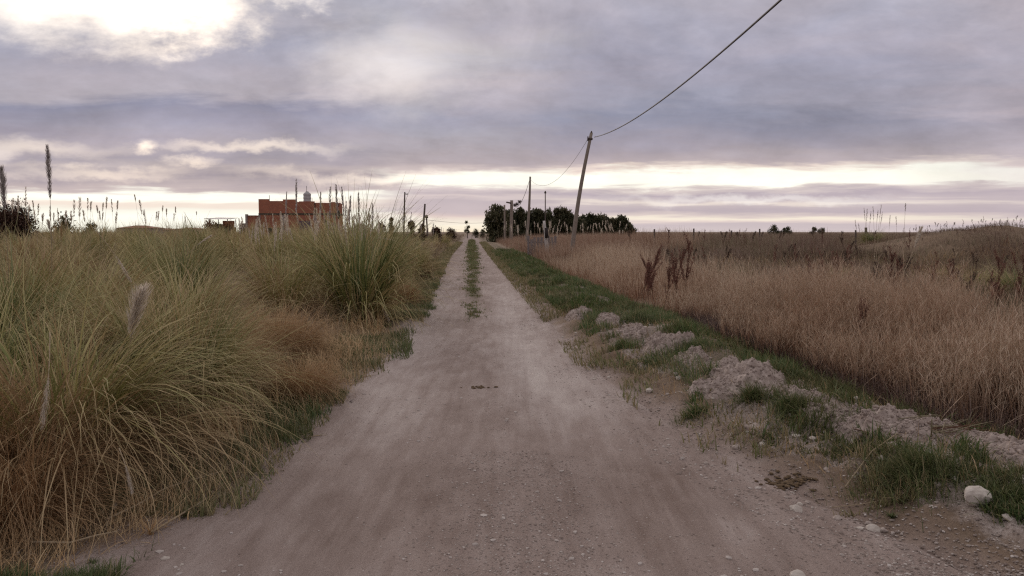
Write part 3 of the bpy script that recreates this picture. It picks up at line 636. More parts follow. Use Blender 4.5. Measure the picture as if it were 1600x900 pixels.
def gravel_mat():
    m, t, b = mat('gravel'); tn = t.attr('tint').outputs['Fac']
    t.l.new(t.ramp(tn, [(0, (.20,.155,.135)), (.6, (.31,.26,.235)), (.88, (.42,.37,.34)), (1, (.55,.50,.47))]), b.inputs['Base Color']); return m
M['gravel'] = gravel_mat(); M['gravel_pale'] = plain('gravel_pale', (.36,.31,.285), (.56,.51,.48), 20)
n = 15000; y = 3.3+11*U(0,1,n)**2.2; x = XL(y)+(XR(y)-XL(y))*U(0,1,n); k = U(0,1,n) < (.06+.94*sstep(.48,.66,fbm(x*1.6,y*1.1,3,181)))*(1-.8*np.exp(-((np.abs(x-XS(y))-.8)/.38)**2)); x, y = x[k], y[k]
gravel('gravel', x, y, .0025+.009*rng.beta(1.1, 6, len(x)), M['gravel'], 'fine gravel loose on the dirt road')
n = 700; y = 3.4+9*U(0,1,n)**1.5; x = XL(y)+(XR(y)-XL(y))*U(.03,.97,n); k = fbm(x*1.3,y*.9,3,191) > .57; x, y = x[k], y[k]; n = len(x)
gravel('pale_gravel', x, y, .006+.020*rng.beta(1.1, 4, n), M['gravel_pale'], 'larger pale chips of stone pressed into the road surface')
n = 5000; x = rng.normal(.05, .32, n); y = 3.3+2.2*U(0,1,n)**1.2; 
gravel('gravel', x, y, .0025+.009*rng.beta(1.2, 6, n), M['gravel'], 'coarser gravel gathered along the middle of the road in front')
n = 15000; y = 3.4+14*U(0,1,n)**2.0; x = XR(y)+(XF(y)-XR(y))*U(-.25, .8, n); k = U(0,1,n) < .1+.9*sstep(.38,.6,fbm(x*1.1+3,y*.9,3,91)); x, y = x[k], y[k]
gravel('gravel', x, y, .004+.012*rng.beta(1.1, 5, len(x)), M['gravel'], 'crumbly gravel and clods over the right bank')
n = 1800; y = 3.4+6*U(0,1,n)**1.6; x = XL(y)-.5*U(-.4,1,n)
gravel('gravel', x, y, .003+.007*rng.beta(1.1, 5, n), M['gravel'], 'loose gravel along the left road edge')

def heap(px, py, rx, ry, h, seed, label, mt='clod'):
    g = gp(px, py, .1); nn = 90; u_ = np.linspace(-1.15, 1.15, nn); A, B = np.meshgrid(u_, u_)
    rr = np.sqrt(A**2+B**2)+.30*(fbm(A*1.7+seed, B*1.7, 3, seed)-.5)
    x_ = g.x+A*rx; y_ = g.y+B*ry; prof = 1-np.exp(-np.clip(1-rr, 0, 2)*2.6); prof = prof/.93
    lump = (fbm(A*3+seed, B*3, 4, seed+3)-.5)*1.1+(vnoise(x_*22, y_*22, seed+7)-.5)*.16+(vnoise(x_*55, y_*55, seed+8)-.5)*.14
    z_ = hgt(x_, y_)+h*prof*(1+lump)-.05*sstep(0.0, .2, rr-.85)-.004
    i = np.arange(nn*nn).reshape(nn, nn); Qd = np.stack([i[:-1,:-1], i[:-1,1:], i[1:,1:], i[1:,:-1]], -1).reshape(-1, 4)
    V = np.stack([x_, y_, z_], -1).reshape(-1, 3)-np.array([g.x, g.y, 0])
    o = link('dirt_heap', mesh_np('dirt_heap', V, Qd, {'tint': np.zeros(len(V))}, True), M[mt]); o.location = (g.x, g.y, 0)
    tag(o, label, 'dirt heap', 'thrown-up dirt heaps on the right bank')
    k_ = rng.choice(np.flatnonzero((prof > .05).ravel()), 700); v0, t0 = I1; m_ = len(v0); s_ = (.003+.034*rng.beta(1.0, 8, 700))[:, None, None]
    P = v0[None]*(1+U(-.3, .3, (700, m_, 1)))*s_+(V[k_]+np.array([0, 0, .004]))[:, None, :]
    c_ = link('clods', mesh_np('clods', P.reshape(-1, 3), None, {'tint': np.zeros(700*m_)}, False, (t0[None]+(np.arange(700)*m_)[:, None, None]).reshape(-1, 3)), M[mt], o); c_['kind'] = 'stuff'
for q_ in ((1045,560,.34,.36,.20,3,'rounded grey clay clod heap farthest up the right bank'),(1165,612,.34,.62,.20,9,'largest pale heap of crumbly dirt on the right bank'),(1125,622,.30,.34,.10,41,'lower crumbly slope on the road side of the largest heap'),
  (1255,652,.22,.36,.10,14,'low pale dirt heap right of the largest heap'),(1300,678,.24,.26,.10,43,'small lumpy dirt heap before the twig pile'),(1372,694,.34,.30,.13,19,'long crumbly dirt heap just left of the twig pile'),(1450,690,.34,.24,.12,47,'dirt heap under and behind the twig pile'),
  (1570,735,.30,.35,.09,27,'flat pale dirt heap at the right frame edge'),(1095,590,.24,.3,.08,51,'small rubble heap between the clay clod and the largest heap'),(905,497,.26,.6,.13,31,'far small stony heap on the bank beside the track'),(985,530,.22,.5,.08,53,'low stony heap just beyond the clay clod'),
  (1208,634,.22,.30,.10,61,'small heap joining the largest heap to the low pale one'),(1335,688,.22,.24,.11,63,'narrow clod heap pressed against the long crumbly heap'),(1410,708,.24,.20,.10,67,'rubble spill at the left end of the twig pile'),(1512,716,.28,.24,.10,69,'rubble heap right of the twig pile'),
  (1078,580,.22,.28,.11,73,'small clod heap at the near foot of the grey clay clod'),(1018,548,.20,.34,.10,79,'small clod heap at the far foot of the grey clay clod'),(948,514,.22,.5,.10,83,'low clod heap in the green grass of the far bank')):
    heap(*q_)
g = gp(748, 607); mb = MB()
for i in range(26):
    r_ = abs(rng.normal(0, .5)); an = U(0, 6.28); x_ = g.x+r_*.13*math.cos(an); y_ = g.y+r_*.10*math.sin(an); q_ = U(.008, .028)
    mb.add(rock_pts(I1, 500+i, .5, .45)*q_+np.array([x_, y_, hz(x_, y_)+q_*.15+.004]), T=I1[1])
tag(mb.build('dirt_crumbs', M['dung'], None, False), 'small dark crumbled clod in the middle of the road', 'clod', None, 'stuff')
# trampled dry dung
g0 = gp(1228, 756); mb = MB()
for i in range(160):
    r_ = abs(rng.normal(0, .5)); an = U(0, 6.28); x_ = g0.x+r_*.17*math.cos(an); y_ = g0.y+r_*.13*math.sin(an); s = U(.006, .022)
    V = rock_pts(I1, 300+i, .5, .45)*s*np.array([U(.8,2), 1, 1]); c_, s_ = math.cos(an*3), math.sin(an*3)
    V = np.stack([V[:,0]*c_-V[:,1]*s_, V[:,0]*s_+V[:,1]*c_, V[:,2]], 1); mb.add(V+np.array([x_, y_, hz(x_, y_)+s*.2+.004]), T=I1[1])
tag(mb.build('dung_patch', M['dung'], None, True), 'dry crumbled dung patch flattened on the right wheel track', 'dung', None, 'stuff')

# ------------------------------------------------------------------ plumes
def plume_thing(name, base, tip, frac=.35, wid=.05, bow=.06, hairs=120, mt='plume', label='', group=None, droop=0, cat='pampas plume', stem_r=.004, hw=None, stemmt='stalk'):
    base = Vector(base); tip = Vector(tip); L = (tip-base).length; ax = (tip-base)/L
    sd = Vector((ax.z, 0, -ax.x)); sd = sd.normalized() if sd.length > .01 else Vector((1,0,0)); sgn = random.choice((-1, 1))
    def pt(t):
        return base+ax*L*t+sd*(sgn*bow*L*math.sin(math.pi*t))+Vector((0, 0, -droop*L*max(0, t-.6)**2))
    root = empty(name, base); tag(root, label, cat, group); off = base
    mb = MB(); N = 10; mb.tube([pt(i/N)-off for i in range(N+1)], [stem_r*(1.1-.75*i/N) for i in range(N+1)], 5)
    mb.build('stem', M[stemmt], root, True)
    t = 1-frac+frac*U(0, 1, hairs)**.9*.97
    B = np.array([list(pt(a_)-off) for a_ in t]); h = U(0, 6.28, hairs)
    env = np.sin(np.clip((t-(1-frac))/frac, 0, 1)*math.pi*.85+.25)**.7
    ln = wid*U(.9, 2.0, hairs)*env*1.3+.02*L*.3
    # hairs leave the stem and sweep up along it
    D = np.array([list((pt(min(1, a_+.02))-pt(a_-.02)).normalized()) for a_ in t])
    out = np.stack([np.cos(h), np.sin(h), 0*h], -1); seg = 3; P = [B]
    for s_ in range(seg):
        f_ = .75-.25*s_; v = D+out*(f_*wid/ (wid+.03)*1.2)[:, None] if not np.isscalar(f_*wid) else D+out*(.55-.12*s_)
        v /= np.linalg.norm(v, axis=1)[:, None]; v[:, 2] -= .12*s_; P.append(P[-1]+v*(ln/seg)[:, None])
    P = np.stack(P, 1); sdv = np.cross(D, out); w0 = (hw or max(.0025, L*.0022))
    w = np.array([.7, 1, .8, .15])[None, :, None]*w0*U(.6, 1.3, hairs)[:, None, None]
    V = np.stack([P-sdv[:, None]*w, P+sdv[:, None]*w], 2); i = np.arange(hairs*8).reshape(hairs, 4, 2)
    Qd = np.stack([i[:, :-1, 0], i[:, :-1, 1], i[:, 1:, 1], i[:, 1:, 0]], -1).reshape(-1, 4)
    me = mesh_np('plume', V.reshape(-1, 3), Qd, {'tint': np.repeat(U(0,1,hairs), 8), 'along': np.tile([0,0,.3,.3,.6,.6,1,1], hairs)})
    link('plume', me, M[mt], root); return root
def plume_px(px0, py0, px1, py1, Y, **k):
    b = at(px0, py0, Y); b.z = max(min(b.z, .9), hz(b.x, b.y)-.05); b = Vector((b.x+(U(-.02,.02)), b.y, hz(b.x, b.y)))
    # keep the pixel line of the top, let the foot go down to the ground below
    return plume_thing('pampas_plume', b, at(px1, py1, Y-.05), **k)
plume_px(64, 300, 74, 227, 8.5, frac=.24, wid=.036, hairs=420, mt='plume_grey', label='tall grey pampas plume standing highest at the far left', bow=.015, hw=.0028, stemmt='fresh_stalk')
plume_px(6, 320, 2, 262, 8.0, frac=.20, wid=.05, hairs=420, mt='plume_grey', label='broad grey pampas plume at the very left frame edge', bow=.01, hw=.0028, stemmt='fresh_stalk')
GL = 'thin seed plumes over the left field'
LL = 'short tan seed plume among many against the bright sky at left'
for (xa, xb, yt, Y, fr, wd) in ((18,20,303,14,.14,.03),(24,28,306,14,.14,.03),(38,40,288,13,.22,.02),(45,45,312,14,.18,.02),(52,51,310,14,.2,.025),(62,60,314,15,.12,.02),(68,67,328,14,.12,.03),(80,78,320,14,.15,.02),(90,89,318,13,.2,.015),(84,84,327,15,.1,.02),
    (110,103,326,14,.15,.03),(117,111,328,14,.14,.03),(121,116,311,15,.16,.035),(127,125,308,15,.2,.05),(131,130,322,15,.14,.03),(138,137,310,16,.12,.025),(142,142,308,16,.12,.03),(152,151,313,16,.1,.025),(161,161,312,16,.1,.02),(166,167,307,16,.11,.03),(175,174,312,16,.12,.02),(183,184,313,16,.1,.025),(155,155,330,15,.1,.025),(160,161,331,16,.1,.02),(178,182,331,15,.13,.035),
    (228,218,310,15,.14,.03),(236,224,326,15,.16,.04),(212,210,296,16,.08,.015),(246,245,331,16,.1,.025),(258,254,316,18,.08,.02),(275,274,322,18,.1,.02),(290,289,334,18,.1,.015),(248,248,328,16,.12,.025),(262,260,322,17,.1,.02),(307,307,329,20,.05,.015),(270,272,330,17,.1,.02)):
    plume_px(xa, 360, xb, yt, Y, frac=fr, wid=wd, hairs=60, label=LL, group=GL, bow=random.uniform(.005, .04), droop=random.uniform(0, .3), stem_r=.003)
LB = 'pale upright pampas plume among many in front of the brick house'
GB = 'pale plumes in front of the brick house'
for i in range(62):
    x0 = U(385, 600); top = U(318, 350) if x0 > 440 else U(326, 356)
    plume_px(x0+U(-10, 10), 385, x0+rng.normal(-3, 8), top, U(13.5, 20), frac=U(.16, .3), wid=U(.022, .04), hairs=90, label=LB, group=GB, bow=U(.01, .04), stem_r=.0035, droop=U(0,.2))
for (xa, xb, yt, wd, lab) in ((452,463,279,.03,'dark leaning plume rising left of the rooftop water tank'),(448,448,299,.02,'thin plume above the parapet, left of the water tank'),(505,501,300,.03,'first tall dark plume right of the water tank'),(519,516,292,.03,'second tall dark plume right of the water tank'),(526,525,288,.035,'tallest dark plume near the right end of the brick house'),(536,534,292,.03,'tall dark plume at the right corner of the brick house'),(541,541,314,.025,'shorter dark plume just right of the brick house'),(546,548,303,.03,'slim dark plume standing right of the brick house'),(556,560,301,.035,'dark plume leaning right between house and poles'),(575,582,318,.035,'short dark plume farthest right of the brick house')):
    plume_px(xa, 385, xb, yt, 15.5, frac=.27, wid=wd, hairs=160, mt='plume_grey', label=lab, group=None, bow=.015, stem_r=.0035)
for i in range(26):
    x0 = U(590, 690); plume_px(x0, 385, x0+rng.normal(0, 4), U(330, 358) if x0 < 650 else U(345, 362), U(22, 34), frac=U(.1, .22), wid=U(.025, .05), hairs=40, mt='plume_grey', label='small distant seed plume left of the road on the skyline', group='distant seed plumes left of the road', bow=.03, stem_r=.005)
for i in range(60):
    x0 = U(775, 985); plume_px(x0, 380, x0+rng.normal(0, 7), U(343, 362), U(40, 62), frac=U(.15, .3), wid=U(.05, .09), hairs=36, hw=.008, label='pale distant plume in front of the dark tree row', group='pale plumes in front of the dark tree row', bow=.04, stem_r=.008)
# broken and hanging plumes close by
def loose(name, a, b, **k): return plume_thing(name, a, b, **k)
def on(px, py, z): return gp(px, py, z)
loose('pampas_plume', at(78, 520, 4.3), at(66, 668, 3.85), frac=.5, wid=.022, hairs=200, hw=.0018, bow=.02, label='broken white plume hanging head down in the nearest tussock', stem_r=.003)
loose('pampas_plume', at(186, 700, 3.95), at(206, 770, 3.85), frac=.6, wid=.016, hairs=160, hw=.0016, bow=.03, label='short broken plume leaning at the foot of the nearest tussock', stem_r=.003)
loose('pampas_plume', at(203, 545, 5.2), at(222, 455, 5.1), frac=.85, wid=.085, hairs=420, hw=.0025, bow=.03, label='fluffy grey plume standing among the tussocks at left', mt='plume', stem_r=.004)
loose('pampas_plume', gp(168, 818, .05), gp(150, 760, .12), frac=.5, wid=.015, hairs=140, hw=.0016, bow=.03, label='left arm of two fallen plumes meeting on the verge', stem_r=.003)
loose('pampas_plume', gp(166, 822, .05), gp(180, 785, .08), frac=.6, wid=.014, hairs=120, hw=.0016, bow=.03, label='right arm of two fallen plumes meeting on the verge', stem_r=.003)
loose('pampas_plume', at(560, 420, 14.5), at(607, 500, 12.8), frac=.35, wid=.04, hairs=160, bow=.02, label='pale fallen plume sloping down the tallest tussock to the road', stem_r=.006)
loose('pampas_plume', at(1409, 432, 15), at(1440, 355, 15), frac=.42, wid=.06, hairs=260, hw=.0035, bow=.02, label='single pale plume leaning in the right field before the mound', stem_r=.008)
for (a_, b_, Y, lab) in (((150,360),(205,440),9,'pale leaf-like plume drooping right below the left skyline'),((85,380),(75,345),10,'faded plume bent over the left tussocks'),((290,400),(330,368),12,'faded plume leaning right before the small shed'),((640,385),(600,372),16,'slim faded plume leaning at the far left tussocks')):
    loose('pampas_plume', at(*a_, Y), at(*b_, Y), frac=.5, wid=.035, hairs=150, bow=.03, label=lab, stem_r=.004)
# reed grasses on the right
for i, (x0, x1, yt) in enumerate(((1356,1350,324),(1357,1355,326),(1360,1361,330),(1366,1364,323),(1370,1372,328),(1372,1377,320),(1369,1379,331),(1346,1336,344),(1352,1341,348),(1392,1391,336),(1398,1400,338))):
    plume_px(x0, 395, x1, yt, 21, frac=.16, wid=.02, hairs=40, mt='plume_grey', label='thin tall reed stalk in the tuft right of the field gate posts' if i < 9 else 'short reed stalk beside the tall single one', group='reed stalks above the right field', bow=.02, cat='reed', stem_r=.005)
plume_px(1415, 395, 1415, 318, 21, frac=.12, wid=.025, hairs=40, mt='plume_grey', label='single tall reed stalk left of the mound', bow=.01, cat='reed', stem_r=.006)

# ------------------------------------------------------------------ sticks, straws and twig pile
def stick(pts, r, mt, label, name='dry_stalk', cat='stick', group=None):
    mb = MB(); mb.tube(pts, [r*(1-.35*i/(len(pts)-1)) for i in range(len(pts))], 6); o = mb.build(name, M[mt], None, True)
    return tag(o, label, cat, group)
def gpts(L, z=.02): return [Vector((p.x, p.y, hz(p.x, p.y)+z)) for p in (gp(*q, .03) for q in L)]
stick(gpts([(238,832),(285,802),(332,772)], .03), .007, 'stalk', 'straight broken reed stick lying across the lower left road edge')
stick(gpts([(50,862),(110,857),(150,845),(185,838)], .06), .006, 'stalk', 'long pale bent stalk lying at the bottom left corner')
stick(gpts([(168,822),(215,800),(260,772),(350,742)], .06), .005, 'stalk', 'thin pale stalk running from the fallen plumes towards the road')
stick(gpts([(270,760),(330,735),(420,738)], .02), .004, 'stalk', 'thin straw lying over the left road edge above the broken stick')
stick(gpts([(345,700),(400,697),(425,706)], .02), .006, 'stalk', 'grey flattened stalk at the left road edge by the bare patch')
stick(gpts([(490,605),(520,602),(560,596)], .02), .006, 'stalk', 'thin stalk lying on the far left road edge')
stick(gpts([(1300,788),(1345,792),(1392,797)], .01), .003, 'stalk', 'fine straw lying on the road below the twig pile')
stick(gpts([(1320,775),(1360,752),(1400,738)], .05), .005, 'stalk', 'pale straw propped on the thick green grass clump')
for i in range(34):
    y_ = 3.5+7.5*U(0,1)**1.2; x_ = float(XL(y_))+U(-.42, .28); an = U(-1.2, 1.2)+math.pi*.25; l_ = U(.10, .34)
    c3 = [(x_+math.cos(an)*l_*k_, y_+math.sin(an)*l_*k_) for k_ in (-.5, 0, .5)]; bw = U(-.03, .03)
    stick([Vector((a_+(bw if j_ == 1 else 0), b_, hz(a_, b_)+.012)) for j_, (a_, b_) in enumerate(c3)], U(.002, .0045), 'stalk' if i % 3 else 'plank', 'short dry stalk among the litter along the left road edge', 'dry_stalk', 'stick', 'dry stalks littering the left road edge')
root = empty('twig_pile', gp(1440, 700, .12)); tag(root, 'pile of thin grey twigs thrown on the right bank', 'twig pile')
for j in range(60):
    L_ = U(.2, .55); c_ = Vector((rng.normal(0, .14), rng.normal(0, .09), .10+abs(rng.normal(0, .05)))); an = rng.normal(.15, .35); d_ = Vector((math.cos(an), math.sin(an), rng.normal(0, .12)))
    mb = MB(); mb.tube([c_-d_*L_/2, c_+Vector((0,0,U(-.02,.03))), c_+d_*L_/2], [.0035, .003, .0015], 4); o = mb.build('twig', M['fresh_stalk' if j % 3 else 'dock_stem'], root, True)
root2 = [stick([gp(1455,692,.2), gp(1456,655,.42)], .006, 'fresh_stalk', 'upright broken twig sticking out of the twig pile')]
# flat weed rosette on the road
h = U(0, 6.28, 60); me_ = blade_mesh('road_weed', [blades(np.zeros((60, 3)), h, U(.03, .075, 60), U(.7, 1.3, 60), U(-.1, .4, 60), np.full(60, .006), 4, U(.0, .6, 60))])
g = gp(1393, 819); place(me_, 'road_weed', g.x, g.y, 1, None, M['green'], 'small dark weed growing alone on the right of the road', 'weed')
g = gp(145, 882); place(me_, 'road_weed', g.x, g.y, .7, None, M['green'], 'tiny dark weed near the bottom left corner of the road', 'weed')
# withered straw loops
h = U(0, 6.28, 40); me_ = blade_mesh('withered_tuft', [blades(np.zeros((40, 3)), h, U(.08, .22, 40), U(.1, .9, 40), U(.8, 2.6, 40), np.full(40, .004), 6, U(.0, 1, 40), U(-2, 2, 40))])
for px, py, lab in ((235, 838, 'withered curled tuft beside the broken reed stick'), (222, 800, 'withered tuft behind the broken reed stick')):
    g = gp(px, py); place(me_, 'withered_tuft', g.x, g.y, 1, None, M['pampas_dry'], lab, 'grass tuft')

# ------------------------------------------------------------------ dock weeds
def weed_meshes(h, nb, dens, spread, seed, wide=.02, sz=.010):
    r = np.random.default_rng(seed); mb = MB(); P = []
    main = [Vector((0,0,-.03)), Vector((r.normal(0,.02), r.normal(0,.02), h*.5)), Vector((r.normal(0,.06), r.normal(0,.05), h))]
    mb.tube(main, [.005, .004, .002], 5)
    def run(a, b, n):
        for _ in range(n):
            t = r.uniform(.05, 1); c = a.lerp(b, t); P.append([c.x+r.normal(0, wide*.5), c.y+r.normal(0, wide*.5), c.z+r.normal(0, wide*.5)])
    run(main[1], main[2], int(dens*h*.5))
    for k in range(nb):
        t = r.uniform(.35, .95); s = main[0].lerp(main[1], t*2) if t < .5 else main[1].lerp(main[2], t*2-1); an = r.uniform(0, 6.28); ln = h*r.uniform(.15, .38)*(1.15-t*.6)
        e = s+Vector((math.cos(an)*spread*ln, math.sin(an)*spread*ln, ln)); mb.tube([s, s.lerp(e, .5)+Vector((0,0,-.02)), e], [.003, .0025, .001], 4); run(s.lerp(e, .25), e, int(dens*ln))
    P = np.array(P); n = len(P)
    me = blade_mesh('seed_heads', [blades(P, r.uniform(0, 6.28, n), r.uniform(.7, 1.6, n)*sz, r.uniform(0, 1.5, n), np.zeros(n), r.uniform(.6, 1.2, n)*sz, 2, r.uniform(0, 1, n)), blades(P, r.uniform(0, 6.28, n), r.uniform(.7, 1.6, n)*sz, r.uniform(0, 1.5, n), np.zeros(n), r.uniform(.6, 1.2, n)*sz, 2, r.uniform(0, 1, n))])
    st = mesh_np('stem', np.concatenate(mb.V), np.concatenate(mb.Q), {'tint': np.concatenate(mb.A)}, True, np.concatenate(mb.T)); return st, me
WV = [weed_meshes(1.15, 12, 420, .30, s, .024, .011) for s in (1, 2, 3)]
WF = [weed_meshes(1.1, 4, 110, .45, s, .035, .028) for s in (4, 5, 6)]
def weed(px, py, Y, top, variant, sm, label, group, lean=(0, 0), name='dock_weed', cat='dock weed'):
    b = at(px, py, Y); z0 = hz(b.x, b.y); H = at(px, top, Y).z-z0; st, sd = variant
    root = empty(name, (b.x, b.y, z0), U(0, 6.28)); s = H/1.12; root.scale = (s, s, s)
    q = Matrix.Rotation(lean[0], 4, 'Y')@Matrix.Rotation(root.rotation_euler.z, 4, 'Z'); root.rotation_euler = q.to_euler()
    tag(root, label, cat, group); link('stem', st, M['dock_stem'], root); link('seed_heads', sd, sm, root); return root
GD = 'dark red dock weeds in the dry grass'
for px, top, Y, v, ln, lab in ((986,388,13,0,.5,'tallest dark red dock weed leaning right over the dry grass'),(1003,402,13.4,1,.34,'red dock weed just right of the tallest leaning one'),(1003,405,12.6,2,.22,'short red dock weed at the foot of the tallest one'),
        (1012,418,12.8,1,.1,'low red dock weed filling the gap beside the tallest leaning one'),(1026,408,13.2,0,-.2,'red dock weed leaning left between the two taller groups'),(1036,412,13.6,2,.1,'small red dock weed between the two taller groups'),(1048,394,14,1,.14,'red dock weed with drooping heads right of the tallest group'),(1064,398,14.4,2,-.12,'second red dock weed right of the tallest group'),(1072,384,15,0,0,'third red dock weed right of the tallest group'),
        (1262,412,13,0,0,'small dock weed left of the lone dark upright one'),(1280,420,12.5,1,.1,'low reddish dock weed beside the lone upright one'),(1310,396,13.5,2,0,'lone dark upright dock weed in the middle of the right field'),(1388,400,14,1,.0,'dark dock weed left of the leaning pale plume'),(1395,412,13.6,0,.1,'bushy dock weed just below the leaning pale plume'),
        (1490,408,14,2,0,'dock weed in the rank grass below the mound'),(1455,425,11,1,0,'dock weed low in the rank grass at right'),(1560,410,12,0,0,'dock weed near the right frame edge'),(1345,470,8.5,2,.1,'dock weed half hidden in the near dry grass'),(1590,400,11,1,0,'dock weed cut by the right frame edge')):
    weed(px, 430, Y, top, WV[v], M['dock'], lab, GD, (ln, 0))
for i in range(84):
    Y = U(13, 34); px = U(1040, 1590); z0 = hz(at(px, 400, Y).x, Y); top = 362+(CAMH-z0-U(.55, 1.05))*F/Y
    weed(px, 400, Y, top, WF[i % 3], M['dock' if i % 2 else 'dark_weed'], 'small dark seeded weed scattered through the right field', 'small dark weeds scattered through the right field', name='seeded_weed', cat='weed')
for i in range(70):
    px = 1378+ (1600-1378)*(i+U(0,1))/70; Y = U(34, 38); x = at(px, 350, Y).x; z0 = hz(x, Y)
    weed(px, 350, Y, 362-(z0+U(.2, .5)-CAMH)*F/Y, WF[i % 3], M['dark_weed'], 'dark thin weed silhouetted along the mound top', 'dark weeds along the mound top', name='seeded_weed', cat='weed')
for i in range(24):
    px = U(985, 1385); Y = U(38, 52); x = at(px, 350, Y).x; z0 = hz(x, Y)
    weed(px, 350, Y, U(360, 363), WF[i % 3], M['dark_weed'], 'tiny dark weed on the skyline of the right field', 'tiny weeds on the right field skyline', name='seeded_weed', cat='weed')
# green-grey tussocks in right field
for px, py, s, lab in ((1362,405,.75,'green rush tussock under the tall reed stalks in the right field'),(1400,402,.55,'smaller green tussock right of the rush tussock'),(1520,455,.6,'blue green tussock in the rank grass below the mound'),(1235,400,.5,'low dull tussock in the middle of the right field'),(1470,440,.55,'dull green tussock left of the blue green one'),(1590,470,.7,'drooping tussock at the right frame edge'),(1310,440,.5,'low dull tussock below the lone dock weed')):
    g = gp(px, py, .1); place(TMID[2] if s > .6 else TMID[0], 'rush_tussock', g.x, g.y, s, s*.9, M['pampas'], lab, 'grass tussock', 'green tussocks in the right field')

# ------------------------------------------------------------------ trees and shrubs
def crown_mesh(h, w, n, seed, leaf=.14, low=.15, shape='round', clumps=26, holes=.0):
    r = np.random.default_rng(seed); C = []; Rr = []
    for k in range(clumps):
        t = r.uniform(0, 1); z = low*h+(h*(1-low))*t
        if shape == 'round': rad = w/2*math.sqrt(max(.05, 1-(2*t-.9)**2*.85))
        elif shape == 'dome': rad = w/2*math.sqrt(max(.03, 1-t**2.2))
        elif shape == 'tall': rad = w/2*(1-.75*abs(t-.35))
        else: rad = w/2*(1.05-t)
        an = r.uniform(0, 6.28); q = math.sqrt(r.uniform(.1, 1))*rad*.8
        C.append([q*math.cos(an), q*math.sin(an), z]); Rr.append(r.uniform(.16, .30)*min(w, h)*(1 if shape != 'cone' else .8))
    C = np.array(C); Rr = np.array(Rr); j = r.integers(0, clumps, n)
    d = r.normal(size=(n, 3)); d /= np.linalg.norm(d, axis=1)[:, None]; P = C[j]+d*(Rr[j]*r.uniform(.35, 1.15, n))[:, None]
    P[:, 2] = np.maximum(P[:, 2], .02); ph = r.uniform(0, 1, clumps)[j]
    return blade_mesh('crown', [blades(P, r.uniform(0, 6.28, n), leaf*r.uniform(.6, 1.4, n), r.uniform(.1, 1.8, n), r.uniform(-.3, .6, n), leaf*.7*r.uniform(.6, 1.2, n), 2, np.clip(ph*.6+r.uniform(0, .5, n), 0, 1))]), C
def tree(px, Y, top, wpx, seed, leafmat, label, group=None, shape='round', name='tree', cat='tree', low=.15, n=2600, leaf=None, trunk=True, clumps=26):
    b = at(px, 362, Y); z0 = hz(b.x, Y); h = at(px, top, Y).z-z0; w = wpx/F*Y
    root = empty(name, (b.x, Y, z0)); tag(root, label, cat, group)
    cm, C = crown_mesh(h, w, n, seed, leaf or .02*h+.05, low, shape, clumps); link('crown', cm, M[leafmat], root)
    mb = MB(); mb.tube([(0,0,-.1), (.02*h,0,h*.45), (0,.02*h,h*.85)], [.03*h, .02*h, .008*h], 7)
    for c in C[::3]:
        s = Vector((0, 0, max(.1, c[2]*.6))); mb.tube([s, s.lerp(Vector(c), .5)+Vector((0,0,.03*h)), Vector(c)], [.012*h, .008*h, .003*h], 5)
    mb.build('trunk', M['bark'], root, True); return root
GT = 'row of dark trees right of the road end'
row = [(777,118,325,30,'round','leftmost big round dark tree beside the road end'),(800,140,334,22,'tall','dark tree behind the pole with the crossarm'),(814,140,326,18,'cone','pointed dark tree left of the second leaning pole'),(829,142,334,22,'round','dark tree directly behind the second leaning pole'),
 (842,142,331,18,'tall','dark tree between the second pole and the thin mast'),(856,142,331,18,'tall','dark tree behind the thin mast'),(870,145,328,17,'cone','pointed dark tree tallest in the middle of the row'),(881,145,330,20,'tall','dark tree just right of the tallest pointed one'),(893,145,337,20,'round','low dark tree left of the big leaning pole'),
 (915,150,338,20,'round','dark tree just right of the big leaning pole'),(923,150,336,15,'cone','pointed tree right behind the big leaning pole'),(935,150,340,18,'tall','dark tree in the right half of the row'),(946,152,338,17,'round','dark round tree third from the right end of the row'),(957,152,345,18,'dome','low dark tree second from the right end of the row'),(970,152,341,20,'round','umbrella crowned tree near the right end of the row'),(981,154,350,18,'dome','lowest dark shrub at the right end of the row'),(903,147,345,22,'dome','low dark shrub behind the foot of the big leaning pole'),(885,147,348,30,'dome','low dark undergrowth shrub in the middle of the row'),(846,147,348,30,'dome','low dark undergrowth shrub behind the plank screen')]
for i, (px, Y, top, w, sh, lab) in enumerate(row):
    tree(px, Y, top+2, w*1.5, 40+i, 'leaf_dark', lab, GT, sh, low=.02, n=5200, leaf=.46, clumps=40)
tree(730, 190, 347, 9, 71, 'leaf_dark', 'tiny lone tree on the skyline at the road end', None, 'tall', low=.2, n=500, leaf=.35, clumps=10)
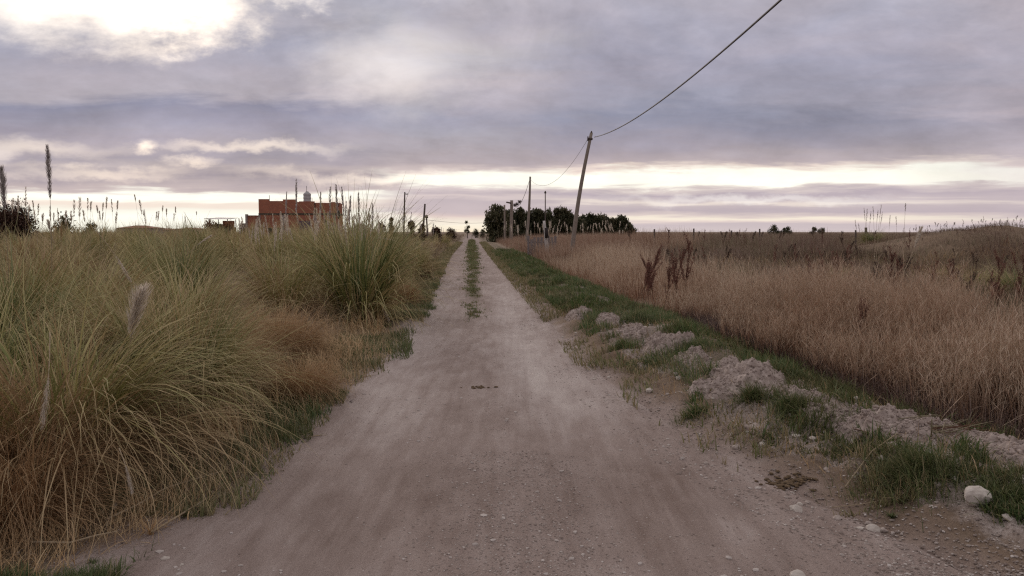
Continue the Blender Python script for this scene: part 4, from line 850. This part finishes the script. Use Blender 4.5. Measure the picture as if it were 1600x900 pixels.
for i, (px, top, w, Y, lm, lab) in enumerate(((705,358,16,120,'leaf_red','rusty low shrub on the skyline just left of the road end'),(681,357,16,70,'leaf_red','russet shrub left of the rusty low one near the tracks'),(743,360,10,200,'leaf_dark','low far bush right of the tiny lone tree'),(754,360,8,200,'leaf_dark','low far bush beside the big round dark tree'),
   (1209,354,18,190,'leaf_dark','round dark tree alone on the right horizon'),(1230,357,22,190,'leaf_dark','lower bush right of the round dark tree on the horizon'),(1271,356,10,200,'leaf_dark','small dark bush on the right horizon'),(1284,358,14,200,'leaf_dark','small low bush farthest right on the horizon'),
   (102,345,38,55,'leaf_olive','olive green low bush right of the big dark shrub'),(142,352,20,60,'leaf_olive','small olive bush on the left skyline'),(612,343,7,50,'leaf_red','narrow dark bush on the skyline left of the thin lamp pole'),(642,349,14,55,'leaf_red','brown bush between the lamp pole and the leaning pole at left'),(660,353,10,55,'leaf_red','small brown bush at the foot of the slim leaning pole'),(596,353,16,50,'leaf_red','brown bush on the skyline right of the brick house'),
   (328,348,24,85,'leaf_rust','brown leafy bush in front of the open shed'),(358,347,22,84,'leaf_rust','rust coloured bush right of the open shed'),(378,352,10,95,'leaf_dark','small dark bush beside the brick annex'),(345,354,34,80,'leaf_olive','low olive bush below the open shed'),(560,354,30,60,'leaf_olive','low bush right of the brick house foot'))):
    tree(px, Y, top, w*1.2, 90+i, lm, lab, None, 'dome', name='bush', cat='bush', low=.05, n=1800, leaf=.05*w/F*Y+.12, clumps=22)
tree(22, 45, 329, 88, 131, 'leaf_red', 'large dark round shrub at the far left behind the tussocks', None, 'dome', name='bush', cat='bush', low=.0, n=16000, leaf=.13, clumps=70)

# ------------------------------------------------------------------ poles and wires
def pole(name, pxb, pyb, pxt, pyt, Y, r0, r1, label, mt='pole', group=None, bow=0., cat='pole'):
    b = at(pxb, pyb, Y); t_ = at(pxt, pyt, Y); k = (b.z-hz(b.x, Y)+.3)/(t_.z-b.z); f_ = b+(b-t_)*k
    root = empty(name, f_); tag(root, label, cat, group); N = 8; mb = MB()
    pts = [f_.lerp(t_, i/N)-f_+Vector((bow*math.sin(math.pi*i/N), 0, 0)) for i in range(N+1)]
    mb.tube(pts, [r0+(r1-r0)*i/N for i in range(N+1)], 10); mb.build('shaft', M[mt], root, True)
    return root, f_, t_
def wire(a, b, sag, r, label, name='overhead_wire', N=40, group=None):
    a = Vector(a); b = Vector(b); mb = MB()
    mb.tube([a.lerp(b, i/N)-a-Vector((0, 0, sag*4*(i/N)*(1-i/N))) for i in range(N+1)], r, 5)
    o = mb.build(name, M['wire'], None, True); o.location = a; return tag(o, label, 'wire', group)
p1, f1, t1 = pole('utility_pole', 900, 360, 924, 208, 42, .128, .085, 'big leaning wooden pole rising from the dry grass on the right', bow=-.12)
mb = MB(); mb.tube([at(921, 218, 42)-f1, at(918.5, 218, 41.9)-f1], .025, 6); mb.tube([at(918.6, 220, 41.9)-f1, at(918.6, 213, 41.9)-f1], [.045, .03], 8); mb.build('insulator', M['pole_dark'], p1, True)
mb = MB(); mb.tube([at(924, 208.5, 42)-f1, at(924.3, 204.5, 42)-f1], [.075, .02], 8); mb.build('cap', M['pole_dark'], p1, True)
mb = MB(); mb.tube([at(922.3, 218.5, 42)-f1, at(922.6, 215.5, 42)-f1], [.125, .125], 12); mb.build('strap', M['pole_dark'], p1, True)
pa = Vector((4.45, 42, 6.70)); 
mb = MB(); pts = []
for i in range(61):
    y_ = 42-47*i/60; pts.append(Vector((4.45+.10*i/60, y_, 5.45+.002*(y_-17)**2))-pa)
mb.tube(pts, .021, 6); o = mb.build('overhead_wire', M['wire'], None, True); o.location = pa
tag(o, 'thick dark cable sweeping from the leaning pole to the top of the photo', 'wire')
ph, fh, th_ = None, Vector((4.65, -5, -.2)), Vector((4.55, -5, 6.6))
rp = empty('utility_pole', fh); tag(rp, 'wooden pole carrying the thick cable behind the viewer', 'pole')
mb = MB(); mb.tube([Vector((0,0,0)), th_-fh], [.15, .1], 10); mb.build('shaft', M['pole'], rp, True)
p2, f2, t2 = pole('utility_pole', 823, 365, 828.5, 276, 74, .16, .09, 'second pole along the road, slightly leaning, shorter behind the grass', bow=.08)
wire(at(918.6, 217, 41.9), at(828, 280, 74), 1.4, .010, 'thin wire dropping left from the big leaning pole')
p3, f3, t3 = pole('utility_pole', 799, 352, 799.5, 313, 110, .26, .22, 'short thick pole with a broken crossarm before the dark trees')
mb = MB(); mb.tube([at(799, 317.5, 110)-f3, at(791.5, 316, 109)-f3], [.12, .10], 6); mb.build('crossarm', M['pole_dark'], p3, True)
o = wire(at(827.5, 281, 74), at(799.5, 318, 110), 1.35, .022, 'sagging wire from the second pole to the crossarm pole')
for px, py, s, lab in ((811.5, 315.5, .26, 'larger dark tangle hanging on the sagging wire'), (808, 319, .18, 'middle dark tangle on the sagging wire'), (804.5, 320.5, .20, 'dark tangle nearest the crossarm pole on the wire')):
    c = at(px, py, 96); n_ = 160; d_ = rng.normal(size=(n_, 3))*s*.4
    o = link('wire_tangle', blade_mesh('wire_tangle', [blades(d_*np.array([1.3, 1, .7]), U(0, 6.28, n_), U(.1, .3, n_), U(0, 3, n_), U(-1, 2, n_), np.full(n_, .05), 3, U(0, 1, n_))]), M['dark_weed']); o.location = c; tag(o, lab, 'tangle')
pole('utility_pole', 788.5, 356, 788.5, 320, 105, .14, .10, 'slim pole left of the crossarm pole before the trees')
pm, fm, tm = pole('lamp_mast', 852, 352, 852, 302, 80, .07, .05, 'thin dark mast rising above the plank screen', 'pole_dark')
mb = MB(); mb.tube([tm-fm, tm-fm+Vector((0,0,.25))], [.14, .05], 8); mb.build('lamp_head', M['pole_dark'], pm, True)
pl, fl, tl = pole('lamp_pole', 631, 362, 632.5, 300, 60, .075, .05, 'tall thin lamp pole with a small arm left of the road', 'pole_dark')
mb = MB(); mb.tube([at(632.3, 302, 60)-fl, at(634.5, 303.5, 60)-fl, at(637, 303, 60)-fl], [.035, .03, .05], 6); mb.build('lamp_arm', M['pole_dark'], pl, True)
pole('utility_pole', 661, 361, 664, 318.5, 60, .10, .07, 'slim leaning pole right of the thin lamp pole', 'pole_dark')
ps, fs, ts = pole('utility_pole', 668, 366, 666.5, 341, 75, .09, .07, 'short pole just right of the slim leaning pole', 'pole_dark')
mb = MB(); mb.tube([ts-fs, ts-fs+Vector((0,0,.3))], [.16, .13], 8); mb.build('cap', M['pole_dark'], ps, True)
wire(at(664, 343, 60), at(777, 344.5, 118), .35, .012, 'faint distant wire crossing the sky above the road end', N=16)
for i, (px, top, Y, lab) in enumerate(((1022.5,358,45,'first dark fence post right of the tree row'),(1045,359,46,'fence post just right of the first one'),(1084,357,47,'fence post third along the right skyline'),(1143,360,50,'low fence post in the middle of the right skyline'),(1187,357.5,50,'fence post left of the round horizon tree'),(1337,359.5,46,'shorter fence post left of the tall reeds'),(1353,355.5,44,'thicker fence post beside the tall reeds'))):
    r_, f_, t_ = pole('fence_post', px, 372, px, top, Y, .055 if i < 6 else .08, .05 if i < 6 else .07, lab, 'pole_dark', 'dark fence posts along the right skyline', cat='fence post')
root = None
fw = [at(p, 361, Y) for p, Y in ((1022.5,45),(1045,46),(1084,47),(1143,50),(1187,50),(1337,46),(1353,44))]
mb = MB()
for dz in (0, -.3):
    mb.tube([p-fw[0]+Vector((0, 0, dz)) for p in fw], .004, 4)
o = mb.build('fence_wire', M['wire'], None, True); o.location = fw[0]; tag(o, 'thin wire strung between the dark fence posts', 'wire')

# plank screen and weathered post
Y = 46; b = at(824, 372, Y); root = empty('plank_fence', (b.x, Y, hz(b.x, Y)), R(-6)); tag(root, 'grey upright plank fence standing in the dry grass before the trees', 'fence')
xx = 0.
for i in range(9):
    hh = U(1.12, 1.34) + (.12 if i > 5 else 0); w = U(.13, .18); mb = MB(); mb.box((xx+w/2, 0, hh/2), (w, .025, hh), R(U(-3, 3))); mb.build('plank', M['plank'], root); xx += w+U(.02, .06)
mb = MB(); mb.box((xx/2, .045, .35), (xx, .05, .08)); mb.box((xx/2, .045, .95), (xx, .05, .08)); mb.build('rail', M['plank'], root)
r_, f_, t_ = pole('broken_post', 853, 372, 850, 345, 44, .13, .07, 'pale split post leaning at the right end of the plank fence', 'plaster', cat='post')
mb = MB(); mb.tube([at(854.5, 372, 43.8)-f_, at(853.5, 356, 43.8)-f_], [.12, .09], 8); mb.build('dark_stub', M['dark'], r_, True)

# ------------------------------------------------------------------ brick house
HY = 100.
def hx(px): return at(px, 362, HY).x
def hzp(py): return at(0, py, HY).z
hb = empty('brick_house', (hx(405), HY, 0)); tag(hb, 'unfinished red hollow brick house with stepped parapet behind the pampas', 'house')
x0 = hx(405); W_ = hx(524)-x0; D_ = 4.6
def bx(name, xa, xb, za, zb, ya, yb, m, parent=hb):
    mb = MB(); mb.box(((xa+xb)/2, (ya+yb)/2, (za+zb)/2), (xb-xa, yb-ya, zb-za)); return mb.build(name, m, parent)
zb = hzp(333); rel = lambda p: hx(p)-x0
wl = bx('wall', 0, W_, -.1, zb-.26, 0, D_, M['brick'])
bx('ring_beam', -.03, W_+.03, zb-.257, zb, -.04, D_+.03, M['bark'])
# parapet in steps with gaps
mb = MB(); th = .2
for a_, b_, py in ((405,421.5,311),(421.5,443,314),(443,463,311.5),(463,468,315.5),(468,492,314.6),(492,509,316.8),(509,518,317),(518,524,315.6)):
    xa, xb = rel(a_), rel(b_); zt = hzp(py); mb.box(((xa+xb)/2, th/2, (zb+.002+zt)/2), (xb-xa-.004, th, zt-zb-.002))
mb.box((th/2, D_/2, (zb+hzp(312))/2), (th, D_-.5, hzp(312)-zb)); mb.box((W_-th/2, D_/2, (zb+hzp(316.5))/2), (th, D_-.5, hzp(316.5)-zb-.004)); mb.box((W_/2, D_-th/2, (zb+hzp(315))/2), (W_-.5, th, hzp(315)-zb-.004))
mb.build('parapet', M['brick'], hb)
for pxs in ((421, 305), (448, 303), (487.5, 309), (531, 310)):
    mb = MB(); xr_ = rel(pxs[0]); mb.tube([(xr_, .3, hzp(318)), (xr_+.01, .3, hzp(pxs[1]))], .03, 5); mb.build('rebar', M['bark'], hb, True)
for a_, b_, ya, yb_ in ((492.2,493.6,333,316.9),(527.5,531,341,328)):
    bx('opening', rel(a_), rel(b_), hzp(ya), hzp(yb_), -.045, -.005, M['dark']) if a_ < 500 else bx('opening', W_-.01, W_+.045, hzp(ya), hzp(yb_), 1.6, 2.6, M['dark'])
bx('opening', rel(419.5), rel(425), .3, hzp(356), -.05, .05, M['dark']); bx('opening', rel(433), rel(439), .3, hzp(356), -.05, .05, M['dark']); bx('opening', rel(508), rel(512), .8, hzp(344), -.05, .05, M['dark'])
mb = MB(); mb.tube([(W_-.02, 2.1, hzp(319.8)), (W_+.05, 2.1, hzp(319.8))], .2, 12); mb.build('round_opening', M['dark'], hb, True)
bx('door_curtain', rel(468), rel(486), .2, hzp(345), -.09, -.045, M['purple'])
for px in (405.8, 443, 493, 523): bx('column', rel(px)-.15, rel(px)+.15, -.1, zb-.262, -.035, .2, M['concrete'])
# annex
an = empty('brick_annex', (hx(385), HY-1, 0)); tag(an, 'low brick lean-to joined to the left end of the brick house', 'annex')
r2 = lambda p: (p-385)/F*(HY-1)
bx('wall', r2(391.6), r2(404.6), -.1, hzp(337.5), 0, 5, M['brick'], an); bx('roof_slab', r2(391.4), r2(404.8), hzp(337.5)+.003, hzp(336.7), -.1, 5.1, M['concrete'], an)
bx('corner_pillar', r2(388.5), r2(391.5), -.1, hzp(335), -.15, .3, M['concrete'], an); bx('low_wall', r2(381), r2(388.4), -.1, hzp(349), 0, .25, M['concrete'], an)
# tank
tk = empty('water_tank', (hx(474), HY+2.2, zb)); tag(tk, 'grey ribbed water tank on the brick house roof', 'water tank')
k_ = (HY+3)/HY; Rk = 5.7/F*(HY+3); mb = MB(); zt = at(0, 303.5, HY+3).z-zb; N = 60
pts = []; rr = []
for i in range(N+1):
    t = i/N; pts.append((0, 0, .6+(zt-.6)*t)); rr.append(Rk*(1+.03*math.sin(t*28)))
pts += [(0,0,zt+.14), (0,0,zt+.24)]; rr += [Rk*.72, Rk*.45]
mb.tube(pts, rr, 28); mb.build('barrel', M['tank'], tk, True)
mb = MB(); mb.tube([(0,0,zt+.235), (0,0,zt+.33)], Rk*.38, 20); mb.build('lid', M['metal'], tk, True)
mb = MB(); mb.box((0, 0, .3), (1.2, 1.2, .6)); mb.build('stand', M['concrete'], tk)
mb = MB(); mb.tube([(-.05,0,zt+.33), (-.05,0,at(0,291,HY+3).z-zb)], .03, 5); mb.build('antenna', M['wire'], tk, True)
# open shed
SY = 88.; sh_ = empty('open_shed', (at(319, 362, SY).x, SY, 0)); tag(sh_, 'small open shed with flat metal roof left of the brick house', 'shed')
sx = lambda p: (p-319)/F*SY; sz = lambda py: at(0, py, SY).z
mb = MB(); zr = sz(339.5)
V = [(sx(327), 3, zr+.05), (sx(357), 3, zr+.0), (sx(356), 0, zr-.16), (sx(319), 0, zr-.14)]
mb.add([*V, *[(a_, b_, c_-.06) for a_, b_, c_ in V]], [[3,2,1,0],[4,5,6,7],[0,1,5,4],[1,2,6,5],[2,3,7,6],[3,0,4,7]]); mb.build('roof', M['metal'], sh_)
for px in (327, 355): 
    for yy in (.15, 2.8): mb = MB(); mb.tube([(sx(px), yy, -.1), (sx(px), yy, zr-.19)], .05, 6); mb.build('post', M['pole'], sh_, True)
bx('wall', sx(331), sx(344), -.1, sz(350), 1., 1.2, M['concrete'], sh_); bx('back_wall', sx(336), sx(354), -.1, sz(344.5), 2.4, 2.6, M['brick'], sh_)
bx('crate_stack', sx(345), sx(352), -.1, sz(352), .5, 1.1, M['roof_red'], sh_)
# far farmhouse roofs
def house(pxa, pxb, top, eave, Y, label, gable=True):
    xa, xb = at(pxa, 362, Y).x, at(pxb, 362, Y).x; ro = empty('farm_house', ((xa+xb)/2, Y, 0)); tag(ro, label, 'house'); w = (xb-xa)/2; ze = at(0, eave, Y).z; zt = at(0, top, Y).z
    mb = MB(); mb.box((0, 3, ze/2), (2*w*.94, 6, ze)); mb.build('wall', M['concrete'], ro)
    mb = MB(); h_ = w if gable else 0
    mb.add([(-w, -.3, ze+.005), (w, -.3, ze+.005), (w, 6.3, ze+.005), (-w, 6.3, ze+.005), (-w*.25, 3, zt), (w*.25, 3, zt)], [[0,1,5,4],[2,3,4,5],[3,2,1,0]], [[0,4,3],[1,2,5]]); mb.build('roof', M['roof_red'], ro)
    for s in (-.5, .1, .5): bx('window', w*s-.4, w*s+.4, ze*.35, ze*.75, -.03, .03, M['dark'], ro)
house(180, 240, 352, 356.5, 170, 'low white farmhouse with red roof far on the left skyline')
house(236, 268, 356.5, 359, 190, 'lower red roofed house right of the far white farmhouse')
house(272, 312, 355.5, 358, 185, 'long red roofed house left of the open shed')
for name in ():
    pass
